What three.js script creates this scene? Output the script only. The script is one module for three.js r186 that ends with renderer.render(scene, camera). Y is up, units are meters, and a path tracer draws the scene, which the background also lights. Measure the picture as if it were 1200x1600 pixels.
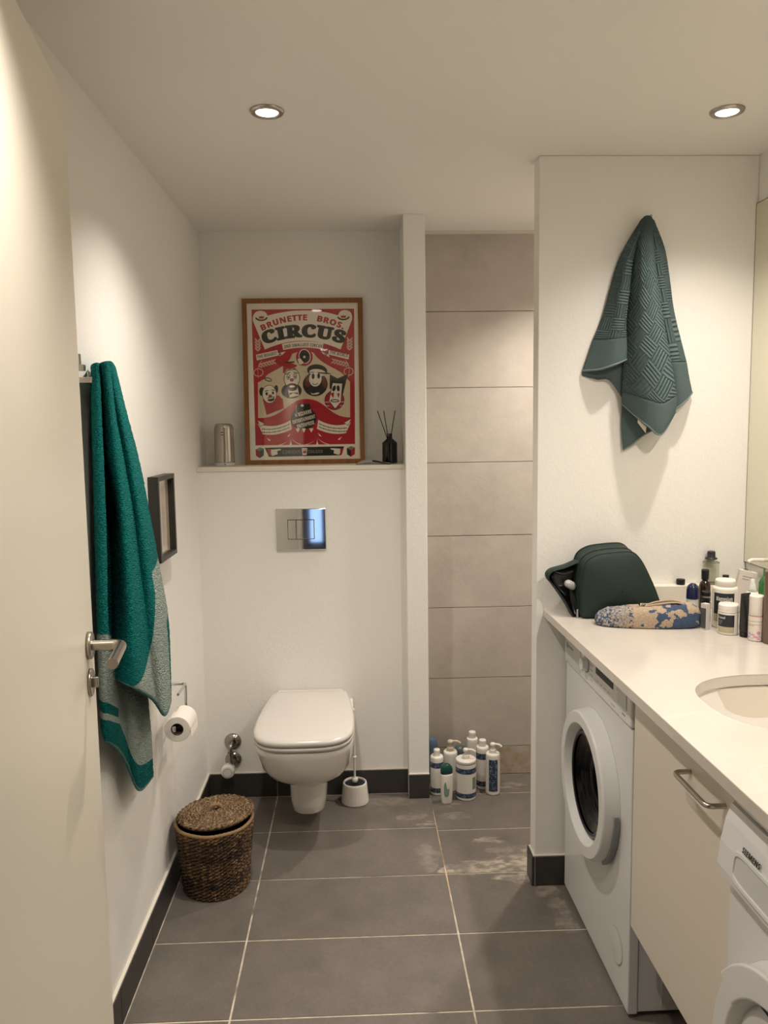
import * as THREE from 'three';
import { RoundedBoxGeometry } from 'three/addons/geometries/RoundedBoxGeometry.js';
import { mergeGeometries, mergeVertices } from 'three/addons/utils/BufferGeometryUtils.js';
import { FontLoader } from 'three/addons/loaders/FontLoader.js';
import { TextGeometry } from 'three/addons/geometries/TextGeometry.js';

// ------------------------------------------------------------------ camera
const scene = new THREE.Scene();
const CAM = { f: 1235.14, pitch: 0.1064, yaw: 0.0333, roll: -0.0138, h: 1.4413 };
const camera = new THREE.PerspectiveCamera(2 * Math.atan(800 / CAM.f) * 180 / Math.PI, 0.75, 0.05, 60);
const cR = new THREE.Vector3(), cU = new THREE.Vector3(), cF = new THREE.Vector3();
{
  const { pitch, yaw, roll } = CAM;
  cF.set(Math.sin(yaw) * Math.cos(pitch), -Math.sin(pitch), -Math.cos(yaw) * Math.cos(pitch));
  const r = new THREE.Vector3(Math.cos(yaw), 0, Math.sin(yaw)), u = new THREE.Vector3().crossVectors(r, cF);
  cR.copy(r).multiplyScalar(Math.cos(roll)).addScaledVector(u, Math.sin(roll));
  cU.copy(r).multiplyScalar(-Math.sin(roll)).addScaledVector(u, Math.cos(roll));
  const m = new THREE.Matrix4().makeBasis(cR, cU, cF.clone().negate());
  camera.quaternion.setFromRotationMatrix(m);
  camera.position.set(0, CAM.h, 0);
  camera.updateMatrixWorld();
}
scene.add(camera);
// measured pixel of the photograph -> place in the room, on a plane that is known (used to take sizes from the photograph)
function onPlane(px, py, axis, value) {
  const d = cF.clone().multiplyScalar(CAM.f).addScaledVector(cR, px - 600).addScaledVector(cU, 800 - py);
  const o = [0, CAM.h, 0], v = [d.x, d.y, d.z], t = (value - o[axis]) / v[axis];
  return new THREE.Vector3(o[0] + v[0] * t, o[1] + v[1] * t, o[2] + v[2] * t);
}
const onX = (px, py, x) => onPlane(px, py, 0, x), onY = (px, py, y) => onPlane(px, py, 1, y), onZ = (px, py, z) => onPlane(px, py, 2, z);

// ------------------------------------------------------------------ daylight beyond the hall window, exposure, ceiling spots
scene.background = new THREE.Color(0.36, 0.56, 1.0);
scene.backgroundIntensity = 2.2;
const renderer = new THREE.WebGLRenderer();
renderer.toneMapping = THREE.LinearToneMapping;
renderer.toneMappingExposure = 1.0;
renderer.shadowMap.enabled = true;
const LAMP = new THREE.Color(1.0, 0.915, 0.83), LAMP_CD = 4.65;
const HC = 2.2096;                                       // ceiling height
// x, z, share of the lamp power, half beam angle, softness of the beam edge, tilt of the gimbal along z
const SPOTS = [[-0.2036, -2.02, 0.88, 1.05, 1, 0], [0.9309, -2.02, 0.62, 1.18, 1, 0.24], [-0.21, -1.0, 0.8, 1.0, 1, 0], [0.93, -1.0, 0.85, 1.08, 1, -0.45], [0.80, -2.82, 1.25, 1.0, 0.9, 0], [-0.1, 0.9, 0.4, 1.0, 1, 0]];

// ------------------------------------------------------------------ helpers
let seed = 7;
const rnd = () => { seed = (seed * 1664525 + 1013904223) >>> 0; return seed / 4294967296; };
const rr = (a, b) => a + (b - a) * rnd();
function hash(x, y) { let h = Math.imul(x, 374761393) ^ Math.imul(y, 668265263); h = Math.imul(h ^ (h >>> 13), 1274126177); return ((h ^ (h >>> 16)) >>> 0) / 4294967296; }
function vnoise(x, y, w = 0) {
  const xi = Math.floor(x), yi = Math.floor(y), fx = x - xi, fy = y - yi, sx = fx * fx * (3 - 2 * fx), sy = fy * fy * (3 - 2 * fy);
  const m = (a) => (w ? ((a % w) + w) % w : a);
  const a = hash(m(xi), m(yi)), b = hash(m(xi + 1), m(yi)), c = hash(m(xi), m(yi + 1)), d = hash(m(xi + 1), m(yi + 1));
  return (a + (b - a) * sx) * (1 - sy) + (c + (d - c) * sx) * sy;
}
function fbm(x, y, o = 4, w = 0) { let s = 0, a = 0.5, t = 0; for (let i = 0; i < o; i++) { s += a * vnoise(x, y, w); t += a; x *= 2; y *= 2; w *= 2; a *= 0.5; } return s / t; }
function canvas(w, h, draw) {
  const c = document.createElement('canvas'); c.width = w; c.height = h;
  draw(c.getContext('2d'), w, h);
  const t = new THREE.CanvasTexture(c); t.colorSpace = THREE.SRGBColorSpace; t.magFilter = THREE.LinearFilter; t.wrapS = t.wrapT = THREE.RepeatWrapping;
  return t;
}
function dataTex(w, h, fn, srgb = true) {
  const d = new Uint8Array(w * h * 4);
  for (let y = 0; y < h; y++) for (let x = 0; x < w; x++) { const c = fn(x / w, y / h, x, y), i = 4 * (y * w + x); d[i] = c[0]; d[i + 1] = c[1]; d[i + 2] = c[2]; d[i + 3] = 255; }
  const t = new THREE.DataTexture(d, w, h); t.wrapS = t.wrapT = THREE.RepeatWrapping; t.magFilter = THREE.LinearFilter; t.minFilter = THREE.LinearMipmapLinearFilter;
  if (srgb) t.colorSpace = THREE.SRGBColorSpace;
  t.needsUpdate = true; return t;
}
const grey = (v) => { const g = Math.max(0, Math.min(255, Math.round(v * 255))); return [g, g, g]; };
const mat = (o) => new THREE.MeshPhysicalMaterial({ roughness: 0.5, metalness: 0, ...o });
const taken = new Map();
function numbered(n) { const k = taken.get(n) ?? 0; taken.set(n, k + 1); return k ? n + '_' + String(k).padStart(3, '0') : n; }
const shade = (m) => { m.castShadow = true; m.receiveShadow = true; return m; };
function thing(name, label, category, [x, y, z] = [0, 0, 0], turn = 0, group) {
  const g = new THREE.Group(); g.name = numbered(name); g.position.set(x, y, z); g.rotation.y = turn;
  g.userData = { label, category }; if (group) g.userData.group = group;
  scene.add(g); return g;
}
function part(name, geo, material, parent, label) {
  const m = shade(new THREE.Mesh(Array.isArray(geo) ? merged(geo) : geo, material)); m.name = name; parent.add(m);
  if (label) m.userData.label = label;
  return m;
}
function single(name, geo, material, label, category, pos, group) {
  const m = part(numbered(name), geo, material, scene); m.userData = { label, category }; if (group) m.userData.group = group;
  if (pos) m.position.set(...pos);
  return m;
}
function struct(name, geo, material, label, category) {
  const m = part(name, geo, material, scene); m.userData = { kind: 'structure', label, category };
  return m;
}
function merged(list) {
  const keep = list.map((g) => { const n = g.index ? g.toNonIndexed() : g.clone(); for (const k of Object.keys(n.attributes)) if (!['position', 'normal', 'uv'].includes(k)) n.deleteAttribute(k); return n; });
  return mergeGeometries(keep);
}
// box between two corners, uv in metres
function bx(x0, x1, y0, y1, z0, z1, r = 0) {
  const w = x1 - x0, h = y1 - y0, d = z1 - z0;
  const g = r ? new RoundedBoxGeometry(w, h, d, 2, r) : new THREE.BoxGeometry(w, h, d);
  g.translate((x0 + x1) / 2, (y0 + y1) / 2, (z0 + z1) / 2);
  return metric(g);
}
function metric(g) {
  const p = g.attributes.position, n = g.attributes.normal, uv = new Float32Array(p.count * 2);
  for (let i = 0; i < p.count; i++) {
    const ax = Math.abs(n.getX(i)), ay = Math.abs(n.getY(i)), az = Math.abs(n.getZ(i));
    if (ay >= ax && ay >= az) { uv[2 * i] = p.getX(i); uv[2 * i + 1] = -p.getZ(i); }
    else if (ax >= az) { uv[2 * i] = p.getZ(i); uv[2 * i + 1] = p.getY(i); }
    else { uv[2 * i] = p.getX(i); uv[2 * i + 1] = p.getY(i); }
  }
  g.setAttribute('uv', new THREE.BufferAttribute(uv, 2)); return g;
}
// hexahedron whose top and bottom may slope along z
function slab(x0, x1, z0, z1, y0, y1, t) {
  const g = new THREE.BoxGeometry(x1 - x0, t, z1 - z0); g.translate((x0 + x1) / 2, -t / 2, (z0 + z1) / 2);
  const p = g.attributes.position;
  for (let i = 0; i < p.count; i++) p.setY(i, p.getY(i) + y0 + (y1 - y0) * (p.getZ(i) - z0) / (z1 - z0));
  return metric(g);
}
const lathe = (pts, seg = 40) => new THREE.LatheGeometry(pts.map(([r, y]) => new THREE.Vector2(Math.max(r, 0.00001), y)), seg);
function tube(points, r, seg = 40, rad = 12, tension = 0.5, closed = false) {
  const c = new THREE.CatmullRomCurve3(points.map((p) => (p.isVector3 ? p : new THREE.Vector3(...p))), closed, 'catmullrom', tension);
  return new THREE.TubeGeometry(c, seg, r, rad, closed);
}
// bar of round section through corner points, corners rounded with radius b, closed ends
function bar(points, r, b = 0.01, rad = 14) {
  const P = points.map((p) => new THREE.Vector3(...p)), path = new THREE.CurvePath();
  let at = P[0];
  for (let i = 1; i < P.length; i++) {
    if (i === P.length - 1) { path.add(new THREE.LineCurve3(at, P[i])); break; }
    const a = P[i].clone().add(P[i - 1].clone().sub(P[i]).setLength(b)), c = P[i].clone().add(P[i + 1].clone().sub(P[i]).setLength(b));
    path.add(new THREE.LineCurve3(at, a)); path.add(new THREE.QuadraticBezierCurve3(a, P[i], c)); at = c;
  }
  const g = [new THREE.TubeGeometry(path, 24 * P.length, r, rad, false)];
  for (const [e, q] of [[P[0], P[1]], [P[P.length - 1], P[P.length - 2]]]) {
    const d = new THREE.CircleGeometry(r, rad); d.applyQuaternion(new THREE.Quaternion().setFromUnitVectors(new THREE.Vector3(0, 0, 1), e.clone().sub(q).normalize())); d.translate(e.x, e.y, e.z); g.push(d);
  }
  return merged(g);
}
function cyl(r0, r1, h, seg = 32) { return new THREE.CylinderGeometry(r0, r1, h, seg); }
function extrude(pts, depth, bevel = 0, hole) {
  const s = new THREE.Shape(pts.map((p) => new THREE.Vector2(...p)));
  if (hole) s.holes.push(new THREE.Path(hole.map((p) => new THREE.Vector2(...p))));
  return new THREE.ExtrudeGeometry(s, { depth, bevelEnabled: bevel > 0, bevelSize: bevel, bevelThickness: bevel, bevelSegments: 3, curveSegments: 12 });
}
function superEllipse(cx, cy, a, b, e, n = 64) {
  const o = []; for (let i = 0; i < n; i++) { const t = i / n * 2 * Math.PI, c = Math.cos(t), s = Math.sin(t); o.push([cx + a * Math.sign(c) * Math.abs(c) ** (2 / e), cy + b * Math.sign(s) * Math.abs(s) ** (2 / e)]); } return o;
}
function smoothMesh(pos, idx, uv) {
  const g = new THREE.BufferGeometry(); g.setAttribute('position', new THREE.Float32BufferAttribute(pos, 3)); g.setIndex(idx);
  if (uv) g.setAttribute('uv', new THREE.Float32BufferAttribute(uv, 2)); else g.setAttribute('uv', new THREE.Float32BufferAttribute(new Float32Array(pos.length / 3 * 2), 2));
  g.computeVertexNormals(); return g;
}
// stack of closed rings (arrays of [x,y,z], same length) -> skin with caps
function skin(rings, capA = true, capB = true) {
  const n = rings[0].length, pos = [], idx = [], uv = [];
  rings.forEach((r, j) => r.forEach((p, i) => { pos.push(...p); uv.push(i / n, j / (rings.length - 1)); }));
  for (let j = 0; j < rings.length - 1; j++) for (let i = 0; i < n; i++) { const a = j * n + i, b = j * n + (i + 1) % n, c = a + n, d = b + n; idx.push(a, b, c, b, d, c); }
  const cap = (j, flip) => { const r = rings[j], c = [0, 1, 2].map((k) => r.reduce((s, p) => s + p[k], 0) / n), k = pos.length / 3; pos.push(...c); uv.push(0.5, 0.5); for (let i = 0; i < n; i++) { const a = j * n + i, b = j * n + (i + 1) % n; flip ? idx.push(k, b, a) : idx.push(k, a, b); } };
  if (capA) cap(0, true); if (capB) cap(rings.length - 1, false);
  return smoothMesh(pos, idx, uv);
}
const cr = (a, b, c, d, t) => 0.5 * (2 * b + (c - a) * t + (2 * a - 5 * b + 4 * c - d) * t * t + (3 * b - a - 3 * c + d) * t * t * t);
function crv(list, s) { const n = list.length - 1, i = Math.min(n - 1, Math.floor(s * n)), t = s * n - i, g = (k) => list[Math.max(0, Math.min(n, k))]; return [0, 1, 2].map((k) => cr(g(i - 1)[k], g(i)[k], g(i + 1)[k], g(i + 2)[k], t)); }
// a piece of cloth: rows of control points, thickness, woven fuzz; uv from 0 to 1 over the piece, v = 1 at the first row
function cloth(rows, nu, nv, th, fuzz = 0, uvFn) {
  const P = [];
  for (let j = 0; j <= nv; j++) for (let i = 0; i <= nu; i++) {
    const col = rows.map((r) => crv(r, i / nu)); P.push(new THREE.Vector3(...crv(col, j / nv)));
  }
  const at = (i, j) => P[Math.max(0, Math.min(nv, j)) * (nu + 1) + Math.max(0, Math.min(nu, i))];
  const N = P.map((_, k) => { const i = k % (nu + 1), j = Math.floor(k / (nu + 1)); return at(i + 1, j).clone().sub(at(i - 1, j)).cross(at(i, j - 1).clone().sub(at(i, j + 1))).normalize(); });
  const pos = [], uv = [], idx = [];
  for (const side of [1, -1]) for (let k = 0; k < P.length; k++) {
    const i = k % (nu + 1), j = Math.floor(k / (nu + 1)), f = fuzz ? fuzz * (fbm(i * 0.9, j * 0.9 + 31, 2) - 0.5) : 0;
    const e = Math.min(1, Math.min(i, nu - i, j, nv - j) / 1.5), t = th / 2 * (0.45 + 0.55 * e);
    const q = P[k].clone().addScaledVector(N[k], side * (t + f)); pos.push(q.x, q.y, q.z);
    const [a, b] = uvFn ? uvFn(i / nu, 1 - j / nv) : [i / nu, 1 - j / nv]; uv.push(a, b);
  }
  const M = P.length, w = nu + 1;
  for (let j = 0; j < nv; j++) for (let i = 0; i < nu; i++) { const a = j * w + i, b = a + 1, c = a + w, d = c + 1; idx.push(a, c, b, b, c, d, M + a, M + b, M + c, M + b, M + d, M + c); }
  for (let i = 0; i < nu; i++) { idx.push(i, i + 1, M + i, i + 1, M + i + 1, M + i); const a = nv * w + i; idx.push(a, M + a, a + 1, a + 1, M + a, M + a + 1); }
  for (let j = 0; j < nv; j++) { let a = j * w, c = a + w; idx.push(a, M + a, c, c, M + a, M + c); a += nu; c += nu; idx.push(a, c, M + a, c, M + c, M + a); }
  return smoothMesh(pos, idx, uv);
}

// ------------------------------------------------------------------ materials
const plasterBump = dataTex(512, 512, (u, v) => grey(0.5 + 0.5 * (fbm(u * 90, v * 90, 3, 90) - 0.5) + 0.35 * (fbm(u * 24, v * 24, 2, 24) - 0.5)), false);
plasterBump.repeat.set(2.2, 2.2);
const M = {
  wall: mat({ color: '#f1eee7', roughness: 0.62, bumpMap: plasterBump, bumpScale: 0.0007 }),
  ceiling: mat({ color: '#f1ede5', roughness: 0.5, specularIntensity: 0.4 }),
  door: mat({ color: '#efe8d8', roughness: 0.36 }),
  lining: mat({ color: '#e6dfd0', roughness: 0.45 }),
  caulk: mat({ color: '#d9d2c4', roughness: 0.6 }),
  steel: mat({ color: '#b9b1a6', metalness: 1, roughness: 0.3 }),
  chrome: mat({ color: '#d8d8d8', metalness: 1, roughness: 0.04 }),
  dullChrome: mat({ color: '#a39d94', metalness: 1, roughness: 0.16 }),
  dark: mat({ color: '#0c0c0d', roughness: 0.5 }),
  ceramic: mat({ color: '#ece7df', roughness: 0.1, clearcoat: 0.6, clearcoatRoughness: 0.05 }),
  plastic: mat({ color: '#ece7dd', roughness: 0.3 }),
  seat: mat({ color: '#d3cec7', roughness: 0.22 }),
  enamel: mat({ color: '#dddcda', roughness: 0.28 }),
  enamelDim: mat({ color: '#c9c8c5', roughness: 0.35 }),
  laminate: mat({ color: '#dcd3c4', roughness: 0.32 }),
  glassClear: mat({ color: '#ffffff', transmission: 1, thickness: 0, roughness: 0.03, ior: 1.45 }),
  bottleGlass: mat({ color: '#edefe8', transmission: 1, thickness: 0, roughness: 0.04, ior: 1.5 }),
};
M.counter = mat({
  roughness: 0.16, color: '#ffffff', map: dataTex(512, 512, (u, v) => {
    const n = fbm(u * 6, v * 6, 4, 6), vein = Math.max(0, 1 - Math.abs(fbm(u * 4 + 3.3, v * 4 + 1.7, 4, 4) - 0.5) * 26) * 0.6; const k = 0.97 + 0.05 * (n - 0.5) + 0.04 * vein;
    return [214 * k, 206 * k, 195 * k].map(Math.round);
  })
});

// floor stone: one map in metres over the whole room, with the lime marks and rust of the photograph where they lie
const FX0 = -0.65, FX1 = 1.25, FZ0 = -3.25, FZ1 = -0.55;
const marks = [[0.40, -2.455, 0.11, 0.035, 0.9], [0.49, -2.47, 0.09, 0.055, 1.1], [0.31, -2.43, 0.06, 0.02, 0.9], [0.475, -2.375, 0.07, 0.022, 0.9], [0.55, -2.40, 0.05, 0.03, 0.8], [0.56, -2.50, 0.05, 0.06, 0.7], [0.43, -2.625, 0.06, 0.018, 0.7], [0.50, -2.56, 0.10, 0.03, 0.4],
  [0.235, -2.745, 0.04, 0.02, 0.8], [0.17, -2.80, 0.06, 0.02, 0.4], [0.345, -2.83, 0.06, 0.03, 0.55], [0.33, -2.93, 0.05, 0.02, 0.5], [0.22, -2.52, 0.03, 0.09, 0.35], [0.585, -2.19, 0.03, 0.09, 0.5], [0.57, -2.30, 0.04, 0.04, 0.6], [0.56, -3.09, 0.12, 0.03, 0.5], [0.10, -2.93, 0.12, 0.03, 0.3]];
const stone = dataTex(1300, 1840, (u, v) => {
  const x = FX0 + u * (FX1 - FX0), z = FZ1 - v * (FZ1 - FZ0);
  const big = fbm(x * 3.1 + 9, z * 3.1, 4), mid = fbm(x * 14, z * 14 + 5, 4), fine = fbm(x * 160, z * 160, 2);
  let k = 1 + 0.16 * (big - 0.5) + 0.16 * (mid - 0.5) + 0.10 * (fine - 0.5);
  let r = 108 * k, g = 101 * k, b = 94 * k;
  let s = 0; const wob = fbm(x * 26, z * 26, 4), st = fbm(x * 14 + 3, z * 60, 3);
  for (const [mx, mz, a, c, w] of marks) { const dx = (x - mx + (wob - 0.5) * 0.06) / a, dz = (z - mz + (st - 0.5) * 0.05) / c, q = dx * dx + dz * dz; if (q < 1.6) s = Math.max(s, w * Math.min(1, Math.max(0, 1.35 - q) * 1.7)); }
  const gr = fbm(x * 42 + 2, z * 58, 4); s *= Math.max(0.2, Math.min(1.1, (gr - 0.22) * 2.0)); s = Math.min(1, s);
  r += (196 - r) * s * 0.8; g += (184 - g) * s * 0.8; b += (164 - b) * s * 0.8;
  return [r, g, b].map((c) => Math.max(0, Math.min(255, Math.round(c))));
});
const rust = dataTex(700, 1000, (u, v) => {
  const x = FX0 + u * (FX1 - FX0), z = FZ1 - v * (FZ1 - FZ0), n = fbm(x * 60, z * 60, 3), o = fbm(x * 9 + 4, z * 9, 3);
  let c = [206, 194, 174].map((q) => q * (0.82 + 0.3 * n));
  const near = Math.exp(-((x - 0.267) ** 2) / 0.0012) * (z < -2.3 ? 1 : 0) * (o > 0.36 ? 1 : 0.35) * (0.5 + n);
  c = c.map((q, i) => q + ([194, 164, 122][i] - q) * Math.min(0.65, near));
  const dirt = fbm(x * 12, z * 12 + 40, 3); if (dirt > 0.6) c = c.map((q) => q * (1 - 1.6 * (dirt - 0.6)));
  return c.map((q) => Math.max(0, Math.min(255, Math.round(q))));
});
for (const t of [stone, rust]) { t.repeat.set(1 / (FX1 - FX0), 1 / (FZ1 - FZ0)); t.offset.set(-FX0 / (FX1 - FX0), FZ1 / (FZ1 - FZ0)); }
const stoneBump = dataTex(512, 512, (u, v) => grey(fbm(u * 40, v * 40, 4, 40)), false); stoneBump.repeat.set(2, 2);
M.tile = mat({ map: stone, roughness: 0.42, bumpMap: stoneBump, bumpScale: 0.0006 });
M.grout = mat({ map: rust, roughness: 0.9 });
const plinthMap = dataTex(512, 512, (u, v) => { const k = 1 + 0.3 * (fbm(u * 8, v * 8, 4, 8) - 0.5) + 0.12 * (fbm(u * 90, v * 90, 2, 90) - 0.5); return [56 * k, 54 * k, 51 * k].map(Math.round); });
M.plinth = mat({ map: plinthMap, roughness: 0.38 });
const wallTileMap = dataTex(1024, 1024, (u, v) => {
  const n = fbm(u * 5, v * 5, 5, 5), m = fbm(u * 30 + 7, v * 30, 3, 30), k = 1 + 0.12 * (n - 0.5) + 0.06 * (m - 0.5); return [186 * k, 177 * k, 166 * k].map(Math.round);
}); wallTileMap.repeat.set(0.9, 0.9);
M.wallTile = mat({ map: wallTileMap, roughness: 0.3, bumpMap: stoneBump, bumpScale: 0.0004 });
const stainMap = dataTex(1024, 512, (u, v) => { const n = fbm(u * 5, v * 5, 5, 5), m = fbm(u * 34 + 7, v * 22, 5), k = 1 + 0.12 * (n - 0.5), s = Math.max(0, Math.min(1, (m - 0.30) * 2.0)); return [0, 1, 2].map((i) => Math.round(([186, 177, 166][i] + ([168, 148, 122][i] - [186, 177, 166][i]) * s) * k)); });
stainMap.repeat.set(0.9, 1.8);
M.wallTileStained = mat({ map: stainMap, roughness: 0.4, bumpMap: stoneBump, bumpScale: 0.0004 });
M.wallGrout = mat({ color: '#c9bfae', roughness: 0.9 });

// ------------------------------------------------------------------ room shell
const XL = -0.6058, XR = 1.1801, ZBOX = -3.0059, ZN = -3.2107, ZS = -3.2049, ZP = -2.9542, ZT = -2.3412, XPL = 0.1816, XPR = 0.2612, XT = 0.5372, ZE = -0.70;
const floor = struct('floor', [bx(XL, XPR, -0.16, -0.0012, ZN, ZE - 0.0), bx(XPR, XR, -0.16, -0.0012, -2.4135, ZE), slab(XPR, XR, ZS - 0.01, -2.4135, -0.0316, -0.0012, 0.12)], M.grout, 'grey stone tiled bathroom floor with pale grout lines', 'floor');
{
  const gx = [-0.5947, -0.3356, 0.2664, 0.8684, XR], gz0 = -2.7155, D = 0.302, G = 0.0026;
  for (let i = 0; i < 4; i++) for (let j = -2; j < 7; j++) {
    let z0 = gz0 + (j) * D, z1 = z0 + D, x0 = gx[i], x1 = gx[i + 1], y0 = 0, y1 = 0;
    const slope = (z) => (z > -2.4135 ? 0 : -0.030 * (-2.4135 - z) / 0.79);
    if (i < 2 && j === -2) continue;
    if (i < 2 && j === -1) z0 = ZBOX + 0.011;
    if (i >= 2 && j < 2) { if (j === -2) z0 = ZS; y0 = slope(z0); y1 = slope(z1); }
    if (z1 > ZE) z1 = ZE; if (z0 >= ZE) continue;
    const dy = rr(-0.0004, 0.0004);
    part('tile', slab(x0 + G, x1 - G, z0 + G, z1 - G, y0 + dy, y1 + dy, 0.009), M.tile, floor);
  }
}
const ceiling = struct('ceiling', [bx(XL - 0.1, XR + 0.1, HC, HC + 0.1, ZN - 0.1, -0.6)], M.ceiling, 'smooth off-white bathroom ceiling', 'ceiling');
struct('wall_left', bx(XL - 0.1, XL, -0.1, HC, ZN - 0.1, -0.6), M.wall, 'white painted wall with hanging teal towel', 'wall');
struct('wall_right', bx(XR, XR + 0.1, -0.1, HC, ZN - 0.1, -0.6), M.wall, 'white painted wall behind the vanity mirror', 'wall');
struct('wall_back', bx(XL - 0.1, XPL + 0.01, -0.1, HC, ZN - 0.1, ZN), M.wall, 'white painted niche wall behind the circus poster', 'wall');
struct('wall_cistern', bx(XL, XPL, -0.0, 1.284, ZN, ZBOX), M.wall, 'white boxed-in cistern wall above the toilet', 'wall');
struct('wall_pillar', bx(XPL, XPR, 0.0, HC, ZN, ZP, 0.0025), M.wall, 'narrow white wall end between toilet and shower', 'wall');
struct('trim_1', bx(XL, XPL, 1.2835, 1.3012, ZN, ZBOX + 0.005, 0.0025), M.lining, 'white ledge board on top of the cistern wall', 'ledge');
const partition = struct('wall_partition', bx(XT, XR, 0.0, HC, ZT - 0.065, ZT, 0.003), M.wall, 'white partition wall carrying the grey-green towel', 'wall');
const shower = struct('wall_shower', bx(XPR - 0.005, XR, -0.1, HC, ZS - 0.09, ZS - 0.008), M.wallGrout, 'pale grey tiled back wall of the shower', 'wall');
{
  const ys = [HC - 0.012, 1.8973]; for (let i = 1; i < 7; i++) ys.push(1.8973 - 0.3006 * i); ys.push(-0.029);
  const xs = [XPR + 0.002, 0.862, XR];
  for (let i = 0; i < 2; i++) for (let j = 0; j < ys.length - 1; j++) part('tile', bx(xs[i] + 0.001, xs[i + 1] - 0.001, ys[j + 1] + 0.0013, ys[j] - 0.0013, ZS - 0.009, ZS + rr(-0.0008, 0.0008), 0.0008), j === ys.length - 2 ? M.wallTileStained : M.wallTile, shower);
}
struct('trim_2', bx(XPR, XR, HC - 0.014, HC, ZS - 0.008, ZS + 0.004), M.caulk, 'white sealant line where shower tiles meet the ceiling', 'sealant');
// baseboards of cut stone tile with a sealant line on top
const PH = 0.0957;
const boardLeft = struct('baseboard_left', bx(XL, -0.5975, 0, PH + 0.004, ZBOX, ZE), M.caulk, 'dark stone skirting along the left wall', 'skirting');
{ const zs = [ZBOX, -2.70, -2.1, -1.806, -1.20, ZE]; for (let i = 0; i < zs.length - 1; i++) part('tile', bx(-0.600, -0.5947, 0.002, PH, zs[i] + 0.0016, zs[i + 1] - 0.0016), M.plinth, boardLeft); }
const boardBack = struct('baseboard_back', bx(-0.5975, XPL, 0, PH + 0.003, ZBOX, ZBOX + 0.006), M.caulk, 'dark stone skirting under the toilet', 'skirting');
{ const xs = [-0.5947, -0.3356, XPL]; for (let i = 0; i < 2; i++) part('tile', bx(xs[i] + 0.0016, xs[i + 1] - 0.0016, 0.002, PH, ZBOX, ZBOX + 0.0105), M.plinth, boardBack); }
const boardPillar = struct('baseboard_pillar', bx(XPL - 0.001, XPR + 0.0005, 0, PH + 0.002, ZP, ZP + 0.006), M.caulk, 'short stone skirting piece at the foot of the narrow wall end', 'skirting');
part('tile', bx(XPL, XPR, 0.002, PH - 0.001, ZP, ZP + 0.0105), M.plinth, boardPillar);
const boardPart = struct('baseboard_partition', [bx(XT - 0.006, 0.75, 0, PH + 0.003, ZT, ZT + 0.006), bx(XT - 0.006, XT, 0, PH + 0.003, ZT - 0.06, ZT)], M.caulk, 'dark stone skirting around the foot of the partition wall', 'skirting');
part('tile', bx(XT + 0.001, 0.75, 0.002, PH, ZT, ZT + 0.0105), M.plinth, boardPart);
part('tile', bx(XT - 0.0105, XT - 0.002, 0.002, PH, ZT - 0.062, ZT + 0.009), M.plinth, boardPart);
// entry wall with the doorway the photograph is taken through, and the hall behind it
const OX0 = -0.40, OX1 = 0.46, OH = 2.07;
struct('wall_entry', [bx(XL - 0.1, OX0, -0.1, HC, ZE, -0.6), bx(OX1, XR + 0.1, -0.1, HC, ZE, -0.6), bx(OX0, OX1, OH, HC, ZE, -0.6)], M.wall, 'white wall with the bathroom doorway', 'wall');
struct('trim_3', [bx(OX0 - 0.0, OX0 + 0.02, 0, OH, -0.702, -0.595), bx(OX1 - 0.02, OX1, 0, OH, -0.702, -0.595), bx(OX0, OX1, OH - 0.02, OH, -0.702, -0.595), bx(OX0 - 0.06, OX0, 0, OH + 0.06, -0.60, -0.588), bx(OX1, OX1 + 0.06, 0, OH + 0.06, -0.60, -0.588), bx(OX0 - 0.06, OX1 + 0.06, OH, OH + 0.06, -0.60, -0.587)], M.lining, 'white door lining around the doorway', 'door frame');
M.oak = mat({ color: '#8d7458', roughness: 0.5 });
const HX0 = -1.5, HX1 = 1.6, HZ1 = 3.4;
struct('floor_hall', bx(HX0, HX1, -0.12, 0, -0.6, HZ1), M.oak, 'wooden floor of the hall', 'floor');
struct('ceiling_hall', bx(HX0 - 0.1, HX1 + 0.1, 2.4, 2.5, -0.6, HZ1), M.ceiling, 'white hall ceiling', 'ceiling');
struct('wall_hall_left', bx(HX0 - 0.1, HX0, -0.1, 2.5, -0.6, HZ1), M.wall, 'white hall wall on the left', 'wall');
struct('wall_hall_right', bx(HX1, HX1 + 0.1, -0.1, 2.5, -0.6, HZ1), M.wall, 'white hall wall on the right', 'wall');
struct('wall_hall_front', [bx(HX0 - 0.1, XL - 0.1, -0.1, 2.5, -0.7, -0.6), bx(XR + 0.1, HX1 + 0.1, -0.1, 2.5, -0.7, -0.6), bx(XL - 0.1, XR + 0.1, HC, 2.5, -0.7, -0.6)], M.wall, 'hall wall beside and above the doorway', 'wall');
const WX0 = -0.61, WX1 = -0.40, WTOP = 1.25;
struct('wall_hall_back', [bx(HX0, WX0, -0.1, 2.5, HZ1, HZ1 + 0.2), bx(WX1, HX1, -0.1, 2.5, HZ1, HZ1 + 0.2), bx(WX0, WX1, WTOP, 2.5, HZ1, HZ1 + 0.2), bx(WX0, WX1, -0.1, 0.04, HZ1, HZ1 + 0.2)], M.wall, 'hall wall with a narrow window', 'wall');
const win = struct('window_1', [bx(WX0, WX0 + 0.035, 0.04, WTOP, HZ1 + 0.05, HZ1 + 0.1), bx(WX1 - 0.035, WX1, 0.04, WTOP, HZ1 + 0.05, HZ1 + 0.1), bx(WX0, WX1, WTOP - 0.04, WTOP, HZ1 + 0.05, HZ1 + 0.1), bx(WX0, WX1, 0.04, 0.08, HZ1 + 0.05, HZ1 + 0.1)], M.lining, 'narrow hall window letting in blue daylight', 'window');
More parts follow.
